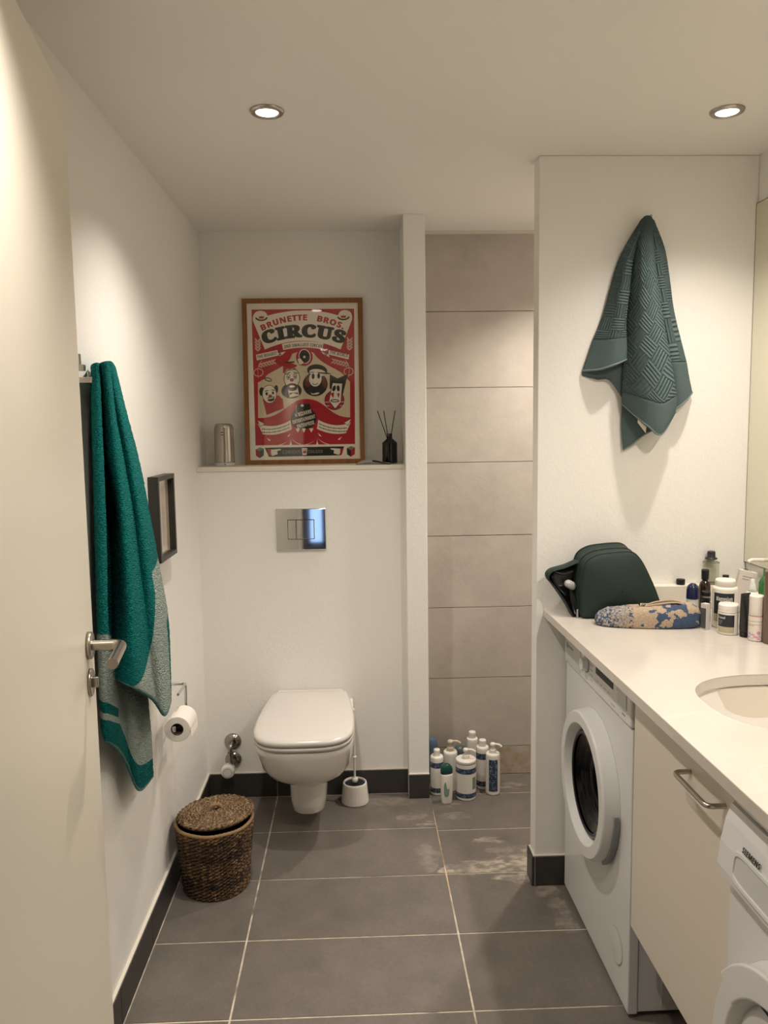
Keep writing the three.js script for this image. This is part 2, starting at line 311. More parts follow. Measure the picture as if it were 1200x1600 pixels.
part('pane', bx(WX0 + 0.035, WX1 - 0.035, 0.08, WTOP - 0.04, HZ1 + 0.073, HZ1 + 0.077), M.glassClear, win);

// ------------------------------------------------------------------ ceiling spots
M.lens = mat({ color: '#ffffff', emissive: new THREE.Color(1, 0.93, 0.84), emissiveIntensity: 9, roughness: 0.5 });
const spotLabels = ['recessed steel ceiling spot above the toilet side, left of the two', 'recessed steel ceiling spot above the vanity counter near the mirror', 'recessed ceiling spot over the open door', 'recessed ceiling spot over the washbasin', 'recessed ceiling spot inside the shower', 'recessed ceiling spot in the hall'];
SPOTS.forEach(([x, z, power, angle, soft, tilt], i) => {
  const h = i === 5 ? 2.4 : HC;
  const t = thing('ceiling_spot', spotLabels[i], 'downlight', [x, h, z], 0, 'recessed ceiling spots');
  part('ring', lathe([[0.027, -0.001], [0.0275, -0.005], [0.032, -0.0075], [0.039, -0.006], [0.0418, -0.001], [0.0418, 0.0], [0.027, 0.0]], 48), M.steel, t);
  part('lens', lathe([[0, -0.0045], [0.0265, -0.0045], [0.0265, 0], [0, 0]], 32), M.lens, t);
  const s = new THREE.SpotLight(LAMP, LAMP_CD * power, 0, angle, soft, 2);
  s.position.set(0, -0.012, 0); s.target.position.set(0, -1, tilt); s.castShadow = true; s.shadow.radius = 1.1; s.shadow.mapSize.set(1024, 1024); s.shadow.bias = -0.0005;
  s.name = 'spot_light'; t.add(s); t.add(s.target);
});

// ------------------------------------------------------------------ door leaf
{
  const far = new THREE.Vector3(-0.519, 0, -1.524), dir = new THREE.Vector3(0.15, 0, 0.9887).normalize();
  const d = new THREE.Group(); d.name = 'door_1'; scene.add(d);
  // local x from the lock edge (0) towards the hinges, local z out of the visible face
  d.position.copy(far); d.rotation.y = Math.atan2(-dir.z, dir.x);
  d.userData = { kind: 'structure', label: 'open cream flush door with a steel lever handle', category: 'door' };
  part('leaf', bx(0, 0.825, 0.008, 2.05, 0, 0.04, 0.0025), M.door, d);          // the visible face is local z = 0
  const y = 1.043, x = 0.06;
  part('rosette', lathe([[0, 0.009], [0.0235, 0.009], [0.0255, 0.007], [0.026, 0], [0, 0]], 40).rotateX(-Math.PI / 2).translate(x, y, 0), M.steel, d);
  part('lever', bar([[x, y, 0], [x, y - 0.001, -0.062], [x + 0.125, y - 0.003, -0.062]], 0.0098, 0.018), M.steel, d, 'brushed steel lever handle');
  part('lock_rosette', lathe([[0, 0.006], [0.024, 0.006], [0.026, 0.004], [0.026, 0], [0, 0]], 40).rotateX(-Math.PI / 2).translate(x, 0.972, 0), M.steel, d);
  part('lock_turn', bx(x - 0.004, x + 0.004, 0.962, 0.982, -0.016, 0, 0.002), M.steel, d);
  part('latch_plate', bx(-0.001, 0.0005, 0.93, 1.12, 0.01, 0.03), M.steel, d);
}

// ------------------------------------------------------------------ washing machine, cabinet, dryer, counter along the right wall
// local x runs along the front towards the doorway, local z out of the front, y up
const UNIT_TURN = -Math.PI / 2 + 0.0145;
const font = await new FontLoader().loadAsync('fonts/droid/droid_sans_bold.typeface.json');
function ringRim(cx, cy, R, r, zb, zf) {   // door ring: lathe about local z
  return lathe([[r - 0.012, zb + 0.002], [r - 0.0115, zb + 0.004], [r - 0.009, zb + 0.006], [r + 0.0095, zf - 0.0025], [r + 0.0105, zf - 0.0012], [r + 0.012, zf], [r + 0.0135, zf], [R - 0.012, zf], [R - 0.0105, zf - 0.0006], [R - 0.008, zf - 0.003], [R - 0.0065, zf - 0.0055], [R - 0.0005, zb + 0.002], [R, zb + 0.001], [R, zb], [r - 0.012, zb]], 72).rotateX(Math.PI / 2).translate(cx, cy, 0);
}
const smoked = mat({ color: '#0c0d0e', roughness: 0.1, specularIntensity: 0.35 });
const drumDark = mat({ color: '#2b2c2d', roughness: 0.3, metalness: 0.6 });
{
  const W = 0.558, H = 0.848;
  const t = thing('washing_machine', 'white front-loading washing machine under the counter with a round porthole door', 'washing machine', [0.6265, 0, -2.322], UNIT_TURN);
  part('body', [bx(0.004, W - 0.004, 0.012, H, -0.50, -0.024, 0.004)], M.enamel, t);
  const circle = []; for (let i = 0; i < 64; i++) { const a = -i / 64 * 2 * Math.PI; circle.push([0.288 + 0.1405 * Math.cos(a), 0.476 + 0.1405 * Math.sin(a)]); }
  part('front_panel', extrude([[0.004, 0.016], [W - 0.004, 0.016], [W - 0.004, 0.724], [0.004, 0.724]], 0.018, 0.004, circle).translate(0, 0, -0.022), M.enamel, t);
  const cp = part('control_panel', bx(0, W, 0.7305, H, -0.03, 0.006, 0.007), M.enamel, t, 'white control panel');
  part('detergent_drawer', bx(0.012, 0.165, 0.742, 0.812, 0.004, 0.0085, 0.002), M.enamelDim, cp);
  part('drawer_grip', [bx(0.035, 0.095, 0.787, 0.792, 0.0085, 0.0092), bx(0.032, 0.044, 0.781, 0.797, 0.0085, 0.0092)], mat({ color: '#8e8a84', roughness: 0.5 }), cp);
  part('program_knob', lathe([[0, 0.017], [0.015, 0.017], [0.0175, 0.015], [0.0195, 0.003], [0.0205, 0.003], [0.0205, 0], [0, 0]], 40).rotateX(Math.PI / 2).translate(0.218, 0.785, 0.006), M.enamel, cp, 'round white programme knob');
  part('knob_ring', lathe([[0.021, 0.002], [0.0235, 0.002], [0.0235, 0], [0.021, 0]], 40).rotateX(Math.PI / 2).translate(0.218, 0.785, 0.006), M.dullChrome, cp);
  part('display', bx(0.300, 0.435, 0.785, 0.824, 0.005, 0.0072, 0.0005), mat({ color: '#0d0f12', roughness: 0.35, specularIntensity: 0.3 }), cp, 'dark display window');
  const marksM = mat({ color: '#8b8780', roughness: 0.6 });
  const mk = []; for (let i = 0; i < 5; i++) { mk.push(bx(0.250, 0.272, 0.752 + i * 0.014, 0.7535 + i * 0.014, 0.006, 0.0064)); mk.push(bx(0.168, 0.186, 0.752 + i * 0.014, 0.7535 + i * 0.014, 0.006, 0.0064)); }
  for (let i = 0; i < 4; i++) mk.push(bx(0.305 + i * 0.03, 0.322 + i * 0.03, 0.766, 0.7675, 0.006, 0.0064));
  mk.push(bx(0.02, 0.052, 0.826, 0.834, 0.006, 0.0064), bx(0.42, 0.45, 0.745, 0.7465, 0.006, 0.0064), bx(0.50, 0.522, 0.748, 0.752, 0.006, 0.0064));
  part('printed_marks', mk, marksM, cp).userData.kind = 'stuff';
  part('start_button', bx(0.455, 0.468, 0.792, 0.806, 0.005, 0.009, 0.002), M.plastic, cp);
  part('corner_button', bx(0.470, 0.532, 0.765, 0.806, 0.0055, 0.0082, 0.001), M.enamelDim, cp);
  const cx = 0.288, cy = 0.476;
  const dr = part('door_ring', ringRim(cx, cy, 0.200, 0.148, 0, 0.042), M.enamel, t, 'white door ring');
  part('glass', lathe([[0, -0.018], [0.05, -0.0175], [0.086, -0.015], [0.0885, -0.009], [0.092, -0.006], [0.100, -0.006], [0.104, -0.002], [0.109, 0.004], [0.120, 0.006], [0.126, 0.012], [0.135, 0.015], [0.136, 0.006], [0.136, -0.022], [0, -0.024]], 72).rotateX(Math.PI / 2).translate(cx, cy, 0.004), smoked, dr, 'dark porthole glass');
  part('seal', lathe([[0.128, 0.018], [0.134, 0.021], [0.1405, 0.018], [0.1405, 0.0], [0.128, 0.0]], 64).rotateX(Math.PI / 2).translate(cx, cy, 0.0045), drumDark, dr);
  const arc = []; for (let i = 0; i <= 16; i++) { const a = -0.95 + i / 16 * 0.97; arc.push([cx + 0.186 * Math.cos(a), cy + 0.186 * Math.sin(a)]); } for (let i = 16; i >= 0; i--) { const a = -0.95 + i / 16 * 0.97; arc.push([cx + 0.204 * Math.cos(a), cy + 0.204 * Math.sin(a)]); }
  part('door_grip', extrude(arc, 0.010, 0.001).translate(0, 0, 0.006), mat({ color: '#86888a', roughness: 0.4 }), dr, 'grey recessed door grip');
  part('service_flap', [lathe([[0, 0.0018], [0.044, 0.0018], [0.046, 0], [0, 0]], 40).rotateX(Math.PI / 2).translate(W - 0.082, 0.135, -0.0005)], M.enamelDim, t);
  part('service_flap_cover', lathe([[0, 0.003], [0.0425, 0.003], [0.0435, 0.0005], [0, 0.0005]], 40).rotateX(Math.PI / 2).translate(W - 0.082, 0.135, 0), M.enamel, t);
  part('side_panel', bx(W - 0.006, W - 0.001, 0.03, H - 0.01, -0.49, -0.085), M.enamelDim, t);
  for (const [x, z] of [[0.05, -0.06], [W - 0.05, -0.06], [0.05, -0.46], [W - 0.05, -0.46]]) part('foot', cyl(0.018, 0.022, 0.013, 20).translate(x, 0.0065, z), M.dark, t);
}
{
  const x0 = 0, W = 0.452;
  const t = thing('vanity_cabinet', 'floating cream vanity cabinet with one door between washing machine and dryer', 'cabinet', [0.6115, 0, -1.690], UNIT_TURN);
  part('carcass', [bx(0.004, 0.022, 0.30, 0.856, -0.54, -0.020), bx(W - 0.021, W - 0.003, 0.30, 0.856, -0.54, -0.020), bx(0.022, W - 0.021, 0.30, 0.318, -0.54, -0.020)], M.laminate, t);
  part('front_rail', bx(0.022, W - 0.021, 0.846, 0.8595, -0.05, -0.020), M.laminate, t);
  const d = part('door', bx(x0, W, 0.292, 0.846, -0.018, 0, 0.0015), M.laminate, t, 'cream cabinet door');
  // the handle, measured on the door plane
  part('handle', bar([[0.288, 0.792, 0], [0.288, 0.792, 0.033], [0.424, 0.792, 0.033], [0.424, 0.792, 0]], 0.0048, 0.014), M.steel, d, 'brushed steel bow handle');
}
{
  const W = 0.53, H = 0.852;
  const t = thing('tumble_dryer', 'white tumble dryer nearest the doorway with a drawer grip and round door', 'dryer', [0.612, 0, -1.233], UNIT_TURN);
  part('body', bx(0.002, W, 0.012, H, -0.5, -0.02, 0.004), M.enamel, t);
  part('front_panel', bx(0, W, 0.012, 0.690, -0.03, 0.0, 0.006), M.enamel, t);
  part('top_trim', bx(0, W, 0.818, H, -0.03, -0.002, 0.003), M.enamel, t);
  // bowed control panel: profile in (z, y) swept along x
  const prof = [[-0.03, 0.694], [0.016, 0.694], [0.0205, 0.699], [0.0215, 0.712], [0.017, 0.752], [0.009, 0.790], [0.0, 0.8145], [-0.03, 0.8145]];
  const cpG = extrude(prof.map(([z, y]) => [-z, y]), W, 0).rotateY(Math.PI / 2);
  const cp = part('control_panel', cpG, M.enamel, t, 'white bowed control panel');
  part('drawer_grip_rim', extrude(superEllipse(0, 0, 0.088, 0.027, 5, 48), 0.004, 0.001, superEllipse(0, 0, 0.083, 0.022, 5, 48)).rotateX(-0.12).translate(0.135, 0.737, 0.0165), M.enamel, cp);
  part('drawer_grip', extrude(superEllipse(0, 0, 0.083, 0.022, 5, 48), 0.002, 0).rotateX(-0.12).translate(0.135, 0.737, 0.0172), M.enamelDim, cp, 'recessed grip of the drawer');
  const tg = new TextGeometry('SIEMENS', { font, size: 0.0090, depth: 0.0006, curveSegments: 4 }); tg.computeBoundingBox();
  part('lettering', tg.rotateX(-0.22).translate(0.070, 0.768, 0.0168), mat({ color: '#2a2825', roughness: 0.5 }), cp, 'dark maker lettering');
  const cx = 0.25, cy = 0.44, R = 0.222;
  const dr = part('door_ring', ringRim(cx, cy, R, 0.165, 0, 0.040), M.enamel, t, 'white door ring');
  part('door_face', lathe([[0, 0.036], [0.15, 0.032], [0.164, 0.022], [0.164, 0], [0, 0]], 64).rotateX(Math.PI / 2).translate(cx, cy, 0), M.enamel, dr);
  const gr = []; for (let i = 0; i <= 12; i++) { const a = 1.75 + i / 12 * 0.75; gr.push([cx + 0.176 * Math.cos(a), cy + 0.176 * Math.sin(a)]); } for (let i = 12; i >= 0; i--) { const a = 1.75 + i / 12 * 0.75; gr.push([cx + 0.216 * Math.cos(a), cy + 0.216 * Math.sin(a)]); }
  part('door_grip', extrude(gr, 0.005, 0.004).translate(0, 0, 0.038), M.enamel, dr);
  part('opening', extrude(superEllipse(cx - 0.06, cy + 0.165, 0.05, 0.008, 2.5, 32), 0.003, 0).translate(0, 0, 0.0395), M.dark, dr, 'dark finger gap');
  for (const [x, z] of [[0.05, -0.06], [W - 0.05, -0.06], [0.05, -0.46], [W - 0.05, -0.46]]) part('foot', cyl(0.018, 0.022, 0.013, 20).translate(x, 0.0065, z), M.dark, t);
}
{
  // counter with an oval cut-out, front edge slightly out of square as in the photograph
  const ct = 0.8843, cb = 0.8605, xa = 0.5621, xb = 0.5621 + 0.0132 * (ZE - ZT) * 1.0;
  const outer = [[xa, ZT], [XR, ZT], [XR, ZE], [xb, ZE]].map(([x, z]) => [x, -z]);
  const hole = superEllipse(0.900, 1.505, 0.212, 0.175, 2.5, 96).reverse();
  const c = thing('countertop', 'white stone counter with a cut-out for the basin', 'countertop', [0, 0, 0]);
  const g = extrude(outer, ct - cb - 0.003, 0.0015, hole); g.rotateX(-Math.PI / 2).translate(0, cb + 0.0015, 0);
  part('slab', metric(g), M.counter, c);
  const b = thing('wash_basin', 'white oval washbasin set under the counter', 'basin', [0.900, cb - 0.001, -1.505]);
  const rings = [], prof = [[1.16, 0.0], [1.16, -0.012], [1.06, -0.02], [1.03, -0.06], [0.94, -0.11], [0.7, -0.145], [0.3, -0.157], [0.12, -0.158], [0.12, -0.148], [0.3, -0.147], [0.68, -0.135], [0.9, -0.10], [1.0, -0.05], [1.035, -0.001], [1.16, 0]];
  for (const [k, y] of prof) rings.push(superEllipse(0, 0, 0.212 * k, 0.175 * k, 2.5, 72).map(([x, z]) => [x, y, z]));
  part('bowl', skin(rings, false, false), M.ceramic, b);
  part('drain', lathe([[0, 0.003], [0.026, 0.003], [0.03, 0], [0.028, -0.012], [0, -0.012]], 32).translate(0, -0.149, 0), M.chrome, b);
  // small ledge against the partition
  single('counter_upstand', bx(0.845, XR - 0.002, ct, 0.957, ZT + 0.0005, ZT + 0.036, 0.003), M.lining, 'low white ledge at the back of the counter against the partition', 'upstand');
  // mixer tap out of the frame, belonging to the basin
  const tp = thing('basin_tap', 'chrome basin mixer tap behind the washbasin', 'tap', [1.135, ct, -1.44]);
  part('body', lathe([[0, 0.12], [0.018, 0.12], [0.02, 0.115], [0.02, 0.006], [0.026, 0.004], [0.026, 0], [0, 0]], 32), M.chrome, tp);
  part('spout', bar([[0, 0.085, 0], [-0.12, 0.095, 0], [-0.12, 0.075, 0]], 0.011, 0.012), M.chrome, tp);
  part('lever', bar([[0, 0.12, 0], [0.0, 0.135, 0], [-0.075, 0.15, 0]], 0.005, 0.006), M.chrome, tp);
}
{
  const t = thing('wall_mirror', 'large frameless mirror on the wall above the counter', 'mirror', [XR - 0.0008, 1.022, -2.352]);
  part('glass', bx(-0.0055, -0.001, 0, 1.05, 0.012, 1.55), mat({ color: '#e6e4d4', metalness: 1, roughness: 0.0 }), t, 'silvered mirror glass');
  part('edge', [bx(-0.006, -0.0, -0.001, 1.051, 0.0105, 0.0118), bx(-0.006, 0, -0.002, -0.0005, 0.012, 1.55), bx(-0.006, 0, 1.0505, 1.052, 0.012, 1.55)], mat({ color: '#4a463c', roughness: 0.3 }), t, 'dark ground edge');
}

// ------------------------------------------------------------------ toilet
{
  const cx = -0.197;
  const t = thing('wall_hung_toilet', 'white wall-hung toilet with closed lid under the chrome flush plate', 'toilet', [cx, 0, ZBOX]);
  // outline with half width w, length L from the wall, rear half width wr
  const outline = (w, wr, L, e = 2.7, z0 = 0.0) => {
    const pts = [], n = 30, zc = L * 0.62;
    for (let i = 0; i <= n; i++) { const a = Math.PI * i / n, c = Math.cos(a), s = Math.sin(a); pts.push([w * Math.sign(c) * Math.abs(c) ** (2 / e), zc + (L - zc) * Math.abs(s) ** (2 / e)]); }
    const m = 10; for (let i = 1; i < m; i++) { const k = i / m; pts.push([-(w + (wr - w) * k ** 1.6), zc + (z0 - zc) * k]); }
    pts.push([-wr, z0]); for (let i = 1; i < 6; i++) pts.push([-wr + 2 * wr * i / 6, z0]); pts.push([wr, z0]);
    for (let i = m - 1; i > 0; i--) { const k = i / m; pts.push([w + (wr - w) * k ** 1.6, zc + (z0 - zc) * k]); }
    return pts;
  };
  const lay = (list) => skin(list.map(([y, w, wr, L, e, z0]) => outline(w, wr, L, e, z0).map(([x, z]) => [x, y, z])));
  part('bowl', lay([[0.196, 0.060, 0.09, 0.30, 2.2], [0.199, 0.090, 0.11, 0.335, 2.2], [0.216, 0.120, 0.128, 0.385, 2.25], [0.244, 0.143, 0.142, 0.432, 2.3], [0.280, 0.158, 0.153, 0.468, 2.4], [0.325, 0.166, 0.160, 0.497, 2.5], [0.360, 0.1695, 0.164, 0.512, 2.9], [0.382, 0.1705, 0.165, 0.517, 3.1], [0.388, 0.166, 0.163, 0.511, 3.1]]), M.ceramic, t, 'glazed white bowl');
  const ov = (a, b, zc, y) => superEllipse(0, zc, a, b, 2.6, 48).map(([x, z]) => [x, y, z]);
  part('trap_cover', skin([ov(0.030, 0.05, 0.20, 0.058), ov(0.052, 0.085, 0.20, 0.061), ov(0.062, 0.105, 0.20, 0.074), ov(0.067, 0.125, 0.195, 0.11), ov(0.071, 0.155, 0.175, 0.17), ov(0.073, 0.17, 0.175, 0.22)]), M.ceramic, t);
  part('seat', lay([[0.3905, 0.162, 0.145, 0.511, 3.3, 0.03], [0.392, 0.1705, 0.147, 0.521, 3.3, 0.03], [0.401, 0.172, 0.148, 0.524, 3.3, 0.03], [0.405, 0.170, 0.147, 0.521, 3.3, 0.03], [0.4060, 0.162, 0.144, 0.511, 3.3, 0.03]]), M.seat, t, 'white seat ring');
  part('lid', lay([[0.4095, 0.162, 0.140, 0.511, 3.4, 0.028], [0.410, 0.171, 0.143, 0.523, 3.4, 0.028], [0.419, 0.1725, 0.144, 0.526, 3.4, 0.028], [0.427, 0.170, 0.142, 0.523, 3.4, 0.029], [0.4325, 0.162, 0.136, 0.513, 3.4, 0.033], [0.4350, 0.140, 0.12, 0.48, 2.9, 0.05], [0.4365, 0.08, 0.07, 0.40, 2.9, 0.10]]), M.seat, t, 'white closed lid');
  part('hinge_bar', bx(-0.128, 0.128, 0.395, 0.432, 0.004, 0.034, 0.010), M.seat, t);
}
{
  const t = thing('flush_plate', 'chrome dual flush plate on the wall above the toilet', 'flush plate', [-0.2170, 1.060, ZBOX]);
  part('plate', bx(-0.095, 0.095, -0.0795, 0.0795, 0.0003, 0.011, 0.003), M.chrome, t);
  part('groove', bx(-0.051, 0.051, -0.038, 0.038, 0.0105, 0.0113), M.dark, t);
  part('small_button', bx(-0.049, -0.0195, -0.036, 0.036, 0.010, 0.0135, 0.0012), M.chrome, t);
  part('large_button', bx(-0.0175, 0.049, -0.036, 0.036, 0.010, 0.0135, 0.0012), M.chrome, t);
}
{
  const t = thing('toilet_brush', 'white toilet brush set on the floor right of the toilet', 'toilet brush', [-0.0295, 0, -2.935]);
  part('holder', lathe([[0, 0.003], [0.048, 0.003], [0.052, 0.0], [0.0535, 0.006], [0.047, 0.072], [0.0455, 0.079], [0.043, 0.081], [0.040, 0.079], [0.040, 0.05], [0, 0.05]], 48), M.plastic, t);
  part('lid_collar', lathe([[0, 0.074], [0.039, 0.074], [0.0395, 0.068], [0, 0.068]], 32), M.dark, t);
  const h = part('handle', cyl(0.0042, 0.0042, 0.27, 16).translate(0, 0.225, 0), M.plastic, t);
  part('knob', lathe([[0, 0.374], [0.004, 0.372], [0.0055, 0.366], [0.004, 0.360], [0, 0.358]], 20), M.plastic, h);
  part('collar', lathe([[0.003, 0.184], [0.009, 0.182], [0.009, 0.178], [0.003, 0.176]], 20), M.plastic, h);
  part('plug', lathe([[0.003, 0.098], [0.012, 0.096], [0.012, 0.085], [0.008, 0.078], [0.003, 0.078]], 20), M.plastic, h);
}
{
  const t = thing('angle_valve', 'chrome angle valve with a white cap on the wall left of the toilet', 'valve', [-0.505, 0.2255, ZBOX]);
  part('wall_flange', lathe([[0, 0.016], [0.012, 0.016], [0.022, 0.013], [0.031, 0.005], [0.033, 0], [0, 0]], 36).rotateX(Math.PI / 2), M.dullChrome, t);
  part('stem', bar([[-0.002, 0.0, 0.01], [-0.002, 0.0, 0.05], [-0.002, -0.07, 0.05]], 0.0085, 0.012), M.dullChrome, t);
  part('nut', cyl(0.0125, 0.0125, 0.014, 6).translate(-0.002, -0.03, 0.05), M.dullChrome, t);
  part('lower_flange', lathe([[0, 0.014], [0.014, 0.014], [0.025, 0.010], [0.032, 0.003], [0.032, 0], [0, 0]], 36).rotateX(Math.PI / 2).translate(0.0, -0.073, 0.0), M.dullChrome, t);
  const c = part('white_cap', lathe([[0, 0.034], [0.019, 0.034], [0.0245, 0.031], [0.0265, 0.026], [0.0265, 0.0], [0, 0]], 36).rotateX(Math.PI / 2).translate(-0.012, -0.092, 0.045), M.plastic, t, 'round white cap');
  part('cap_ring', lathe([[0.015, 0.0345], [0.0165, 0.0352], [0.018, 0.0345], [0.0165, 0.0335]], 30).rotateX(Math.PI / 2).translate(-0.012, -0.092, 0.045), M.enamelDim, c);
}

// ------------------------------------------------------------------ poster on the ledge
M.frameWood = mat({
  roughness: 0.42, color: '#ffffff', map: dataTex(256, 512, (u, v) => { const g = fbm(u * 40, v * 5, 4, 40), s = fbm(u * 120, v * 3, 2, 120), k = 0.75 + 0.35 * g + 0.15 * s; return [136 * k, 86 * k, 38 * k].map(Math.round); })
});
M.frameWood.map.repeat.set(6, 3);
const posterMap = canvas(890, 1270, (c, w, h) => {
  const cream = '#efe5d3', red = '#b3202e', ink = '#25241f';
  c.fillStyle = '#ece3d2'; c.fillRect(0, 0, w, h);
  c.setTransform(1, 0, -0.0236, 1, -135 + 0.0236 * 160, -160);
  const poly = (pts, fill, stroke, lw = 3) => { c.beginPath(); pts.forEach(([x, y], i) => (i ? c.lineTo(x, y) : c.moveTo(x, y))); c.closePath(); if (fill) { c.fillStyle = fill; c.fill(); } if (stroke) { c.strokeStyle = stroke; c.lineWidth = lw; c.stroke(); } };
  const ell = (x, y, a, b, rot, fill, stroke, lw = 3) => { c.beginPath(); c.ellipse(x, y, a, b, rot, 0, 7); if (fill) { c.fillStyle = fill; c.fill(); } if (stroke) { c.strokeStyle = stroke; c.lineWidth = lw; c.stroke(); } };
  const arcText = (s, x0, x1, yAt, size, fill, font, lw = 0, squash = 1) => {
    c.font = `bold ${size}px ${font}`; const ws = [...s].map((q) => c.measureText(q).width), tot = ws.reduce((a, b) => a + b, 0); let x = x0; const k = (x1 - x0) / tot;
    [...s].forEach((q, i) => { const cx = x + ws[i] * k / 2, sl = (yAt(cx + 2) - yAt(cx - 2)) / 4; c.save(); c.translate(cx, yAt(cx)); c.rotate(Math.atan(sl)); c.scale(k, squash); c.textAlign = 'center'; c.fillStyle = fill; if (lw) { c.lineWidth = lw; c.strokeStyle = fill; c.lineJoin = 'round'; c.strokeText(q, 0, 0); } c.fillText(q, 0, 0); c.restore(); x += ws[i] * k; });
  };
  poly([[180, 212], [990, 212], [1005, 1302], [212, 1302]], red);
  // banner scroll
  c.beginPath(); c.moveTo(190, 300); c.quadraticCurveTo(185, 225, 250, 222); c.quadraticCurveTo(300, 225, 305, 262); c.quadraticCurveTo(440, 222, 590, 222); c.quadraticCurveTo(740, 222, 865, 265); c.quadraticCurveTo(870, 225, 915, 222); c.quadraticCurveTo(985, 225, 975, 300); c.lineTo(885, 538); c.quadraticCurveTo(590, 395, 285, 532); c.closePath();
  c.save(); c.translate(10, 14); c.fillStyle = ink; c.fill(); c.restore(); c.fillStyle = cream; c.fill();
  for (const x of [258, 906]) { ell(x, 268, 46, 26, x < 500 ? 0.1 : -0.1, cream, null); c.beginPath(); c.ellipse(x, 272, 44, 26, 0, 0.1, 3.0); c.strokeStyle = ink; c.lineWidth = 12; c.stroke(); poly([[x - 22, 262], [x - 10, 270], [x, 262], [x + 10, 270], [x + 22, 262], [x + 18, 284], [x - 18, 284]], red); }
  const arcU = (x) => 300 + 0.00077 * (x - 590) ** 2, arcD = (x) => 432 + 0.00058 * (x - 590) ** 2;
  arcText('BRUNETTE', 258, 622, arcU, 62, red, 'sans-serif', 3); arcText('BROS.', 690, 908, arcU, 62, red, 'sans-serif', 3);
  arcText('CIRCUS', 272, 912, arcD, 140, ink, 'serif', 15, 0.92);
  c.save(); c.globalAlpha = 0.35; for (let y = 310; y < 500; y += 7) { c.fillStyle = cream; for (let x = 280; x < 910; x += 7) if (hash(x, y) > 0.86) c.fillRect(x, y, 2, 2); } c.restore();
  // ribbon
  const rib = (x) => 498 + 0.00072 * (x - 590) ** 2;
  c.strokeStyle = cream; c.lineWidth = 50; c.beginPath(); for (let x = 425; x <= 745; x += 8) x === 425 ? c.moveTo(x, rib(x) - 4) : c.lineTo(x, rib(x) - 4); c.stroke();
  poly([[215, 572], [385, 536], [392, 580], [222, 618]], cream); poly([[385, 562], [450, 548], [425, 575], [400, 585]], cream); poly([[790, 540], [955, 580], [948, 618], [788, 576]], cream); poly([[730, 552], [790, 575], [800, 600], [745, 572]], cream);
  arcText('2ND SMALLEST CIRCUS', 438, 738, (x) => rib(x) + 10, 34, ink, 'sans-serif');
  arcText('THE BIGGEST', 228, 382, (x) => 604 - (x - 228) * 0.22, 34, ink, 'sans-serif'); arcText('&', 395, 416, () => 578, 30, ink, 'sans-serif'); arcText('IN', 752, 776, (x) => 580 + (x - 752) * 0.3, 28, ink, 'sans-serif'); arcText('THE WORLD', 798, 942, (x) => 568 + (x - 798) * 0.24, 34, ink, 'sans-serif');
  // tent opening
  c.beginPath(); c.moveTo(232, 1080); c.lineTo(230, 795); c.lineTo(285, 765); c.bezierCurveTo(300, 700, 470, 690, 500, 570); c.quadraticCurveTo(590, 530, 670, 560); c.bezierCurveTo(720, 650, 860, 690, 905, 735); c.lineTo(962, 800); c.lineTo(965, 1085); c.bezierCurveTo(800, 1090, 770, 930, 610, 932); c.bezierCurveTo(470, 932, 430, 1095, 232, 1080); c.closePath(); c.fillStyle = '#e6d6b8'; c.fill();
  c.save(); c.clip(); c.strokeStyle = '#a58c66'; c.lineWidth = 1.6; for (let x = 230; x < 970; x += 9) { c.beginPath(); c.moveTo(x, 520); c.lineTo(x + 12, 1100); c.stroke(); } c.restore();
  // olive twigs
  const leaf = (x, y, a, l = 34) => { c.save(); c.translate(x, y); c.rotate(a); ell(l / 2, 0, l / 2, l / 6, 0, '#d9b9a2'); c.restore(); };
  for (const [sx, ox] of [[1, 235], [-1, 950]]) { c.strokeStyle = '#d9b9a2'; c.lineWidth = 4; c.beginPath(); c.moveTo(ox, 760); c.quadraticCurveTo(ox - 20 * sx, 660, ox + 30 * sx, 620); c.stroke(); for (let i = 0; i < 6; i++) { leaf(ox + sx * (i * 22), 660 - i * 6, sx > 0 ? -0.7 : -2.4); leaf(ox + sx * (i * 22), 662 - i * 6, sx > 0 ? 0.4 : 2.7); } for (let i = 0; i < 4; i++) { leaf(ox - sx * 5, 545 - i * 24, sx > 0 ? -2.2 : -0.9, 40); leaf(ox - sx * 5, 545 - i * 24, sx > 0 ? -1.0 : -2.1, 40); } ell(ox, 715, 36, 30, 0, null, '#d9b9a2', 7); }
  // horn
  ell(598, 596, 66, 70, 0, red); ell(600, 590, 44, 56, -0.2, ink, cream, 7); ell(598, 594, 10, 11, 0, cream); poly([[540, 610], [565, 600], [600, 645], [560, 660]], cream, ink, 3);
  // four plain performer heads
  poly([[268, 930], [395, 900], [430, 935], [436, 1005], [300, 1058]], red); ell(262, 868, 20, 34, 0, ink); ell(375, 850, 16, 32, 0, ink); ell(322, 890, 56, 72, -0.1, cream, ink, 4); ell(300, 886, 10, 13, 0, ink); ell(350, 880, 9, 12, 0, ink); c.beginPath(); c.ellipse(335, 930, 24, 14, -0.2, 0, 3.2); c.strokeStyle = ink; c.lineWidth = 9; c.stroke(); ell(312, 772, 26, 12, 0.3, null, ink, 7); ell(328, 905, 13, 10, 0, red, ink, 3); poly([[305, 918], [362, 908], [352, 945], [325, 948]], ink); poly([[312, 922], [355, 914], [350, 924], [318, 930]], cream); c.strokeStyle = ink; c.lineWidth = 6; c.beginPath(); c.moveTo(286, 866); c.lineTo(312, 860); c.moveTo(338, 856); c.lineTo(364, 858); c.stroke();
